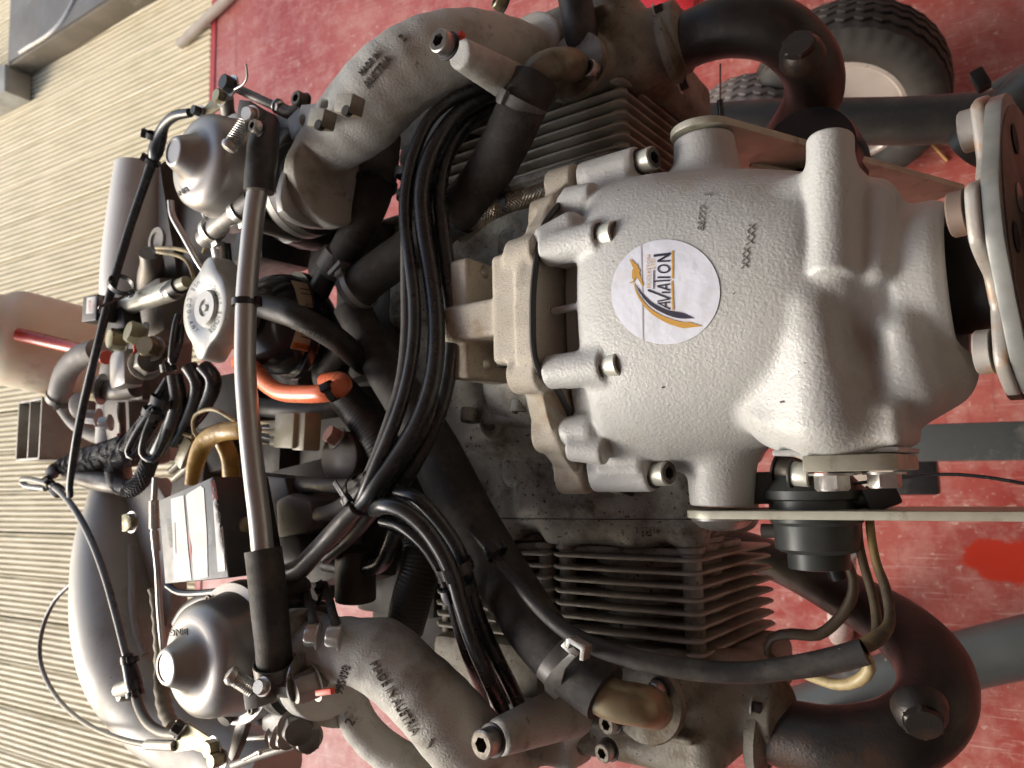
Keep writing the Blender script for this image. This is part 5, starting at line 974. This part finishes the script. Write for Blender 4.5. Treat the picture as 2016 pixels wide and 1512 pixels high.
# ================================================================== THE ROOM: red painted floor, grooved deck, things on them
XE = -2.02
def flat(name, x0, x1, y0, y1, z, m, **kw):
    nx = 2; v = [(x0, y0, z), (x1, y0, z), (x1, y1, z), (x0, y1, z)]; return to_obj(name, v, [[0, 1, 2, 3]], m, None, fr=ident, sharp=0, **kw)
def red_floor_mat():
    m = bpy.data.materials.new('red_floor_paint'); m.use_nodes = True; n = m.node_tree; L = n.links; b = n.nodes['Principled BSDF']; tc = n.nodes.new('ShaderNodeTexCoord')
    def noise(s, d=5, r=.6, sc=None):
        x = n.nodes.new('ShaderNodeTexNoise'); x.inputs['Scale'].default_value = s; x.inputs['Detail'].default_value = d; x.inputs['Roughness'].default_value = r
        if sc: mp = n.nodes.new('ShaderNodeMapping'); mp.inputs['Scale'].default_value = sc; mp.inputs['Rotation'].default_value = (0, 0, .6); L.new(tc.outputs['Object'], mp.inputs[0]); L.new(mp.outputs[0], x.inputs['Vector'])
        else: L.new(tc.outputs['Object'], x.inputs['Vector'])
        return x.outputs['Fac']
    def rmp(f, a, z, lo=0., hi=1.):
        r = n.nodes.new('ShaderNodeMapRange'); r.inputs[1].default_value = a; r.inputs[2].default_value = z; r.inputs[3].default_value = lo; r.inputs[4].default_value = hi; L.new(f, r.inputs[0]); return r.outputs[0]
    def mix(f, a, z):
        x = n.nodes.new('ShaderNodeMix'); x.data_type = 'RGBA'; L.new(f, x.inputs[0])
        for s, v in ((6, a), (7, z)):
            if isinstance(v, tuple): x.inputs[s].default_value = (*v, 1)
            else: L.new(v, x.inputs[s])
        return x.outputs[2]
    c = mix(rmp(noise(3.5), .38, .62), (.34, .055, .045), (.45, .125, .10))
    c = mix(rmp(noise(16, 6, .75), .46, .66, 0, .6), c, (.56, .30, .25))
    c = mix(rmp(noise(60, 4, .7), .60, .68, 0, .8), c, (.62, .42, .36)); c = mix(rmp(noise(190, 2, .5), .72, .75, 0, .7), c, (.70, .60, .52))
    c = mix(rmp(noise(22, 3, .8, (1, 6, 1)), .60, .70, 0, .5), c, (.62, .36, .32))
    c = mix(rmp(noise(7, 4, .7), .62, .72, 0, .55), c, (.33, .20, .14)); c = mix(rmp(noise(9, 2, .4, (1, 40, 1)), .66, .70, 0, .6), c, (.68, .48, .42)); c = mix(rmp(noise(5, 3, .5, (9, .7, 1)), .64, .72, 0, .5), c, (.24, .06, .05)); c = mix(rmp(noise(34, 5, .8), .60, .74, 0, .6), c, (.27, .09, .07))
    vd = n.nodes.new('ShaderNodeVectorMath'); vd.operation = 'DISTANCE'; sc_ = W(1990, 1105, 0); mp = n.nodes.new('ShaderNodeMapping'); mp.inputs['Scale'].default_value = (1, 1.9, 1)
    L.new(tc.outputs['Object'], mp.inputs[0]); L.new(mp.outputs[0], vd.inputs[0]); vd.inputs[1].default_value = (sc_[0] - .49, sc_[1] * 1.9, 0)
    ad = n.nodes.new('ShaderNodeMath'); ad.operation = 'MULTIPLY_ADD'; L.new(noise(28, 5, .7), ad.inputs[0]); ad.inputs[1].default_value = .12; L.new(vd.outputs['Value'], ad.inputs[2])
    c = mix(rmp(ad.outputs[0], .136, .120), c, (.50, .035, .015))
    L.new(c, b.inputs['Base Color']); L.new(rmp(noise(12), .3, .7, .28, .55), b.inputs['Roughness'])
    bp = n.nodes.new('ShaderNodeBump'); bp.inputs['Strength'].default_value = .2; bp.inputs['Distance'].default_value = .002; L.new(noise(40), bp.inputs['Height']); L.new(bp.outputs[0], b.inputs['Normal'])
    MATS['red_floor_paint'] = m
red_floor_mat()
K('floor_edge', (.50, .06, .06), .5, 0, (.40, .05, .05), 20)
K('deck_wood', (.78, .69, .49), .6, 0, (.72, .62, .42), 5, dirt=(.55, .50, .30), dirt_sc=4, dirt_amt=.35, dirt2=((.50, .42, .26), 26, .68), objrand=(8.0, .7), stretch=(1, 8, 1), bump=.3, bump_sc=120)
K('deck_groove', (.46, .37, .22), .8, 0, (.22, .18, .10), 5, stretch=(1, 8, 1))
K('red_stain', (.55, .05, .02), .22, 0, (.45, .04, .02), 10)
K('dark_gap', (.05, .045, .03), .9)
flat('red_floor', XE, 3, -4, 4, 0, 'red_floor_paint', kind='structure')
flat('deck_underside', -8, XE - .002, -5, 5, -.05, 'dark_gap', kind='structure')
DECK = bpy.data.objects.new('wooden_deck', None); COL.objects.link(DECK); DECK.location = (-4, 0, 0); DECK['kind'] = 'structure'; DECK.matrix_world = Matrix.Translation((-4, 0, 0))
# one grooved plank, then copies
PW, GAP, NG = .146, .006, 7
prof = [(-PW/2, -.026), (-PW/2, -.003), (-PW/2+.003, 0)]
pitch = (PW-.006)/NG
for i in range(NG):
    a0 = -PW/2 + .003 + i*pitch; prof += [(a0+pitch*.30, 0), (a0+pitch*.42, -.006), (a0+pitch*.78, -.006), (a0+pitch*.92, 0)]
prof += [(PW/2-.003, 0), (PW/2, -.003), (PW/2, -.026)]
LEN = 5.; k = len(prof); pv = [(0, y, z) for y, z in prof] + [(-LEN, y, z) for y, z in prof]
pf = [list(range(k)), [k+i for i in range(k)][::-1]] + [[i, k+i, k+(i+1) % k, (i+1) % k] for i in range(k)]
PL = to_obj('plank', pv, pf, ['deck_wood', 'deck_groove'], DECK, fr=ident, sharp=25)
PL.data.polygons.foreach_set('material_index', [1 if (len(q) == 4 and max(prof[i % k][1] for i in q) < -.004 and min(prof[i % k][1] for i in q) > -.02) else 0 for q in pf])
base = PL.matrix_world.translation.copy()
y = -1.9; i = 0
while y < 2.6:
    o = PL if i == 0 else PL.copy()
    if i: COL.objects.link(o); o.name = 'plank'; o.parent = DECK
    o.matrix_parent_inverse = DECK.matrix_world.inverted(); o.location = (base.x + XE - .004 + random.uniform(-.004, .0), y, base.z + random.uniform(-.002, .001)); o.rotation_euler = (random.uniform(-.006, .006), 0, random.uniform(-.0015, .0015))
    y += PW + GAP + random.uniform(-.001, .001); i += 1
box('floor_edge_strip', (XE+.012, -.2, .0015), (22, 6000, 3), 'floor_edge', None, fr=ident, bev=0, kind='structure')

# ================================================================== ENGINE STAND (plates, tubes), things on the floor
STD = empty('engine_stand', W(1900, 700, 0), 'dark tubular engine stand with cream slotted side plates bolted to the gearbox lugs', 'engine stand')
YT, YB = .2235, -.0215
def side_plate(y, s, pts, th=5):
    return slab('side_plate', [V3(p[0], y, p[1])/1000 * V3(1, 1000, 1) for p in pts], (0, s*th/1000., 0), 'plate_cream', STD, bev=.0008)
# built from points in the plate's own plane (engine frame x, z in mm)
tp = [PY(1352, 262, YT), PY(1900, 374, YT)]
LUG = {1: V3(-.183, YT, .006), -1: V3(-.186, YB, .002)}
def plate_from_edge(y, a, b, wdt, s):
    d = _n(b - a); d[1] = 0; d = _n(d); dn_ = np.array([-d[2], 0, d[0]]); dn_ = dn_ if dn_[2] < 0 else -dn_
    c_ = LUG[s]; R_ = .0215; th_ = np.linspace(0, math.pi, 14); p = [c_ - dn_*R_*math.cos(x_) - d*R_*math.sin(x_) for x_ in th_] + [c_ + dn_*wdt*.8 + d*.05, b + dn_*wdt, b]
    return slab('side_plate', [V3(q[0], y, q[2]) for q in p], (0, s*.005, 0), 'plate_cream', STD, bev=.0008)
plate_from_edge(YT, tp[0], tp[1], .055, 1)
pb = [PY(1380, 1012, YB-.0022), PY(2040, 1014, YB-.0022)]
plate_from_edge(YB, V3(pb[0][0], YB, .022), V3(.05, YB, .004), .060, -1)
v, f = lathe(V3(-.186, YB-.005, .002), V3(0, -1, 0), [(0, 19), (1.5, 19.2), (6, 14), (8, 8)], 36); to_obj('dome_bolt', v, f, 'zinc', STD)
v, f = lathe(V3(-.183, YT+.005, .006), V3(0, 1, 0), [(0, 12), (1, 12.2), (2.5, 9)], 36); to_obj('dome_bolt', v, f, 'plate_cream', STD)
tube('plate_slot_bar', [(1478, 322, -60), (1560, 342, -80), (1650, 372, -100)], 7, 'plate_cream', STD)
def wtube(name, a, b, rp, m, par, n=24, square=False, mid=None):
    A, B = W(*a), W(*b); dA = np.linalg.norm(A - C0); pts = [A] + ([W(*q) for q in mid] if mid else []) + [B]
    dd_ = abs((R_SW.T @ (A - C0))[2]); r_ = rp * dd_ / FOC
    q = spline(np.array(pts), .03); v, f, uv = sweep(q, r_, 4 if square else n)
    return to_obj(name, v, f, m, par, fr=ident, uv=uv)
wtube('cross_tube', (1340, 250, .62), (1990, 225, .62), 40, 'stand_black', STD, mid=[(1500, 240, .62), (1800, 238, .62)])
wtube('cross_tube', (1900, 300, .66), (2060, 150, .70), 44, 'stand_black', STD); wtube('cross_tube', (1930, 500, .70), (2060, 470, .74), 50, 'stand_black', STD); wtube('cross_tube', (1960, 200, .55), (2050, 150, .55), 38, 'stand_grey', STD)
box('cable_tie', W(1930, 158, .68), (12, 20, 14), 'black_plastic', STD, fr=ident, rot=(0, 0, 20), bev=2)
A, B = W(1700, 875, .30), W(2100, 866, .30); cB = (A+B)/2; box('square_tube', cB, (np.linalg.norm(B-A)*1000, 50, 40), 'stand_grey', STD, fr=ident, rot=(0, 0, math.degrees(math.atan2(B[1]-A[1], B[0]-A[0]))), bev=4)
box('tube_end_cap', W(1805, 940, .16), (60, 52, 60), 'black_plastic', STD, fr=ident, bev=5)
wtube('lower_tube', (1360, 1440, .12), (2080, 1258, .12), 48, 'stand_grey', STD, mid=[(1560, 1410, .12), (1800, 1326, .12)])
wtube('upright_tube', (1655, 1080, .36), (1655, 1250, .0), 30, 'pale_steel', STD)
wtube('upright_tube', (1630, 1450, .30), (1640, 1380, .02), 26, 'pale_steel', STD)

# ---- wheels
def wheel(cx_, cy_, z, R, wd, yaw, m_t, m_r, label, brass=None, tilt=0):
    c = W(cx_, cy_, z); root = empty('landing_wheel', (c[0], c[1], 0), label, 'wheel')
    ax = V3(math.sin(math.radians(yaw)), -math.cos(math.radians(yaw)), math.sin(math.radians(tilt))); ax = _n(ax)
    pr = [(-wd*.42, R*.60), (-wd*.50, R*.66), (-wd*.54, R*.74), (-wd*.50, R*.88), (-wd*.40, R*.965)]
    rows = [(-.40, .965), (-.36, .975), (-.30, .985), (-.29, .955), (-.22, .957), (-.21, .992), (-.10, 1.0), (-.09, .962), (-.02, .962), (-.01, 1.0), (.09, 1.0), (.10, .962), (.17, .962), (.18, .992), (.28, .985), (.29, .955), (.33, .957), (.34, .978), (.40, .965)]
    n = 144; a_, b_, d_ = frame(ax, (0, 0, 1)); V = []; rr = [(x*wd, y*R, 1) for x, y in rows]; full = [(z_, r_, 0) for z_, r_ in pr] + rr + [(-z_, r_, 0) for z_, r_ in pr[::-1]]
    for z_, r_, zz in full:
        t_ = np.arange(n)*2*math.pi/n; sh = (np.abs((np.arange(n) % 4) - 2) / 2. - .5) * wd*.06 if zz else 0
        if not zz and abs(abs(z_) - wd*.5) < .004 and r_ > R*.8: rk = r_ + ((np.arange(n) % 4) < 2) * R*.018
        else: rk = np.full(n, r_)
        V.append(c + np.outer(z_ + sh, -d_) * 1 + np.outer(np.cos(t_)*rk, a_) + np.outer(np.sin(t_)*rk, b_)) if zz else V.append(c - d_*z_ + np.outer(np.cos(t_)*rk, a_) + np.outer(np.sin(t_)*rk, b_))
    k_ = len(full); Fq = [[i*n+j, i*n+(j+1) % n, (i+1)*n+(j+1) % n, (i+1)*n+j] for i in range(k_-1) for j in range(n)]
    to_obj('tyre', np.vstack(V), Fq, m_t, root, fr=ident, sharp=32)
    v, f = lathe(c, ax, [(wd*420, R*600), (wd*445, R*612), (wd*455, R*575), (wd*385, R*520), (wd*260, R*470), (wd*150, R*250), (wd*300, R*220), (wd*320, R*120), (wd*330, 0.01)], 60); to_obj('rim', v, f, m_r, root, fr=ident)
    for t_ in range(6):
        e_ = c + (math.cos(t_*1.047)*a_ + math.sin(t_*1.047)*b_)*R*.36; v, f = lathe(e_, ax, [(wd*150, 7, 'h'), (wd*290, 7, 'h')], 18); to_obj('wheel_nut', v, f, 'stand_black', root, fr=ident)
    v, f = lathe(c, ax, [(wd*468, R*690), (wd*520, R*700), (wd*520, R*712), (wd*490, R*722)], 72, cap=(False, False)); to_obj('sidewall_ridge', v, f, m_t, root, fr=ident)
    if brass: v, f = lathe(c, ax, [(wd*300, R*180), (wd*480, R*170), (wd*500, R*120)], 30); to_obj('hub', v, f, 'rim_brass', root, fr=ident)
    v, f = lathe(c, ax, [(-wd*460, R*535), (-wd*300, R*400), (-wd*200, 0.01)], 40); to_obj('rim_back', v, f, m_r, root, fr=ident)
    return root
wheel(1668, 192, .135, .158, .105, -6, 'tyre_rubber', 'rim_silver', 'black zigzag-tread tyre on a bright silver rim standing on the red floor beside the stand', tilt=38)
wheel(1490, 300, .12, .140, .10, -4, 'tyre_grey', 'rim_pale', 'grey dusty tyre with a pale rim half hidden behind the curved exhaust pipe', brass=True, tilt=38) if K('rim_pale', (.45, .36, .30), .35, .4, (.6, .3, .2), 9) else None

# ---- plastic bottle with a red hose in it
BO = empty('plastic_bottle', W(60, 700, 0), 'cloudy cream plastic bottle with a red hose pushed into it, beside the airbox', 'bottle')
bc = C0 + R_SW @ ray(-20, 655) * .97; bd = _n(C0 + R_SW @ ray(230, 712) * 1.06 - bc)
v, f = lathe(bc, bd, [(-60, 44), (-10, 46), (-2, 50), (6, 52), (10, 57), (24, 62), (60, 63), (130, 62), (150, 57), (160, 44), (163, 20)], 48, up=(0, 0, 1)); to_obj('bottle_body', v, f, 'bottle_plastic', BO, fr=ident)
def on_ray(px_, py_, d): r = R_SW @ ray(px_, py_); return C0 + r * d
bb = [on_ray(x, y, d) for x, y, d in ((34, 658, .93), (60, 664, .93), (110, 676, .92), (160, 688, .90), (210, 704, .86))]
hb = None
v, f, uv = sweep(spline(np.array([bvp for bvp in bb]), .01), .0078, 18); 
RH = empty('red_hose', bb[2], 'short translucent red hose lying over the cream plastic bottle', 'hose'); to_obj('hose_length', v, f, 'red_hose', RH, fr=ident, uv=uv)

# ---- open steel box section behind the airbox
BX = empty('steel_box_section', W(100, 850, 0), 'open ended grey steel box section with an inner divider behind the alloy airbox', 'box section')
bx0 = on_ray(56, 846, .98); e1 = _n(on_ray(200, 842, .98) - bx0); e1 = _n(e1 - AZ*0); 
def boxsec(p0, du, dv, dw, su, sv, sw, th, m):
    """open at the -u end"""
    mbx = MB()
    for o_, s_ in ((dv*(sv/2-th/2), (su, th, sw)), (-dv*(sv/2-th/2), (su, th, sw)), (dw*(sw/2-th/2), (su, sv, th)), (-dw*(sw/2-th/2), (su, sv, th))):
        mbx.add(*boxm(p0 + o_/1000 + du*su/2000, s_, axes=(du, dv, dw), bev=.5))
    mbx.add(*boxm(p0 + du*su/2000 - dv*.006, (su*.98, th*.8, sw*.98), axes=(du, dv, dw), bev=.3)); mbx.add(*boxm(p0 + du*.06, (3, sv*.98, sw*.98), axes=(du, dv, dw), bev=.3)); return mbx
du = V3(.10, .0, -.995); dv = V3(.995, 0, .10); dw = V3(0, 1, 0); Rz = lambda v_: v_
boxsec(bx0, du, dv, dw, 260, 72, 78, 3, 'box_steel').build('box_shell', 'box_steel', BX, fr=ident)

# ---- far corner: ramp edge block, pale pole, red cowling, straw, paint stain
A1, B1 = W(62, 150, 0), W(345, -22, 0); u_ = _n(B1 - A1); nrm = np.cross(UP, u_); nrm = nrm if nrm[1] > 0 else -nrm
RP = empty('loading_ramp', (A1+B1)/2, 'dark scratched metal topped ramp with timber side in the top left corner', 'ramp')
pl = [A1, A1 + u_*2.2, A1 + u_*2.2 + nrm*1.6, A1 + nrm*1.6]
slab('ramp_side', pl, UP*.085, 'ramp_wood', RP, bev=.004, fr=ident) if K('ramp_wood', (.17, .14, .10), .7, 0, (.11, .09, .06), 6, dirt=(.3, .27, .2), dirt_sc=9, dirt_amt=.2) else None
pl2 = [q + UP*.086 + nrm*.012 + u_*.006 for q in pl]; slab('ramp_top', pl2, UP*.006, 'ramp_steel', RP, bev=.001, fr=ident)
wq_ = [q + UP*.094 for q in (A1 + u_*.10 + nrm*.02, A1 + u_*.35 + nrm*.025, A1 + u_*.5 + nrm*.12, A1 + u_*.62 + nrm*.28, A1 + u_*.8 + nrm*.5)]; v, f, _ = sweep(spline(np.array(wq_), .03), .007, 8); to_obj('ramp_trim', v, f, 'pale_steel', RP, fr=ident)
PB = empty('timber_block', W(30, 200, 0), 'pale square timber block end standing at the corner of the dark ramp', 'timber block')
bq = [W(*q, 0) for q in ((62, 146), (62, 200), (-60, 262), (-70, 190))]; slab('block_body', bq, UP*.10, 'block_grey', PB, bev=.006, fr=ident) if K('block_grey', (.56, .54, .47), .6, 0, (.36, .34, .29), 8) else None
PO = empty('pale_pole', W(400, 50, .02), 'pale wooden pole lying across the deck edge in the upper left', 'pole')
v, f, _ = sweep(np.array([W(354, 88, .02), W(400, 44, .02), W(470, -24, .02)]), .016, 14); to_obj('pole_shaft', v, f, 'pale_wood', PO, fr=ident)
RC = empty('red_cowling', W(1240, 10, .25), 'glossy red aircraft panel at the top edge behind the cylinder head', 'panel')
slab('panel_skin', [W(*q, .30) for q in ((1060, 46), (1200, -40), (1372, -40), (1368, 40), (1290, 22), (1180, 60), (1130, 80))], -UP*.12, 'red_paint', RC, bev=.02, fr=ident)
v, f, _ = sweep(spline(np.array([W(1062, 48, .30), W(1100, 66, .30), W(1150, 74, .31), W(1200, 40, .31)]), .02), .008, 8); to_obj('panel_trim', v, f, 'pale_steel', RC, fr=ident)
SR = empty('straw_piece', W(1850, 300, .003), 'tiny orange straw lying on the red floor near the propeller flange', 'straw')
v, f, _ = sweep(np.array([W(1835, 284, .003), W(1851, 301, .004), W(1865, 317, .003)]), .0022, 6); to_obj('straw_stem', v, f, 'straw', SR, fr=ident)
bp_ = [W(*q, .004) for q in ((1655, 885), (1775, 885), (1780, 960), (1660, 960))]; to_obj('floor_mat', bp_, [[0, 1, 2, 3]], 'pale_wood', None, fr=ident, sharp=0, label='small pale mat on the floor below the gearbox pad', cat='mat')

# ---- unseen workshop, added so daylight comes in from the deck side: roof and walls round the red floor, open towards the deck
K('workshop_paint', (.40, .41, .40), .8, 0, (.36, .37, .36), 3)
def wbox(name, lo, hi): lo, hi = V3(*lo), V3(*hi); return box(name, (lo+hi)/2, tuple((hi-lo)*1000), 'workshop_paint', None, fr=ident, bev=0, kind='structure')
wbox('unseen_roof', (-1.4, -3.4, 2.9), (3.4, 3.6, 3.0)); wbox('unseen_wall_right', (3.3, -3.4, .01), (3.4, 3.6, 2.9))
wbox('unseen_wall_front', (-1.6, -3.5, .01), (3.3, -3.4, 2.9)); wbox('unseen_wall_back', (-1.6, 3.6, .01), (3.3, 3.7, 2.9))
def wbar(name, a, b, r, m='stand_grey'): v, f, _ = sweep(np.array([V3(*a), (V3(*a)+V3(*b))/2, V3(*b)]), r, 18); return to_obj(name, v, f, m, STD, fr=ident)
wbar('stand_post', (.085, -.244, 0), (.085, -.244, .985), .020); wbar('stand_arm', (.085, -.244, .97), (.090, -.020, 1.0), .014)
wbar('stand_post', (.13, .345, 0), (.13, .345, .985), .020); wbar('stand_arm', (.13, .345, .97), (.092, -.020, .985), .014)
wbar('stand_foot', (.085, -.30, .022), (.13, .42, .022), .020); wbar('stand_arm', (.085, -.244, .30), (.09, .040, .30), .016)
flat('ground', -40, 40, -40, 40, -.12, 'yard_ground', kind='structure') if K('yard_ground', (.16, .15, .11), .9, 0, (.10, .12, .06), .8, dirt=(.22, .2, .16), dirt_sc=2) else None
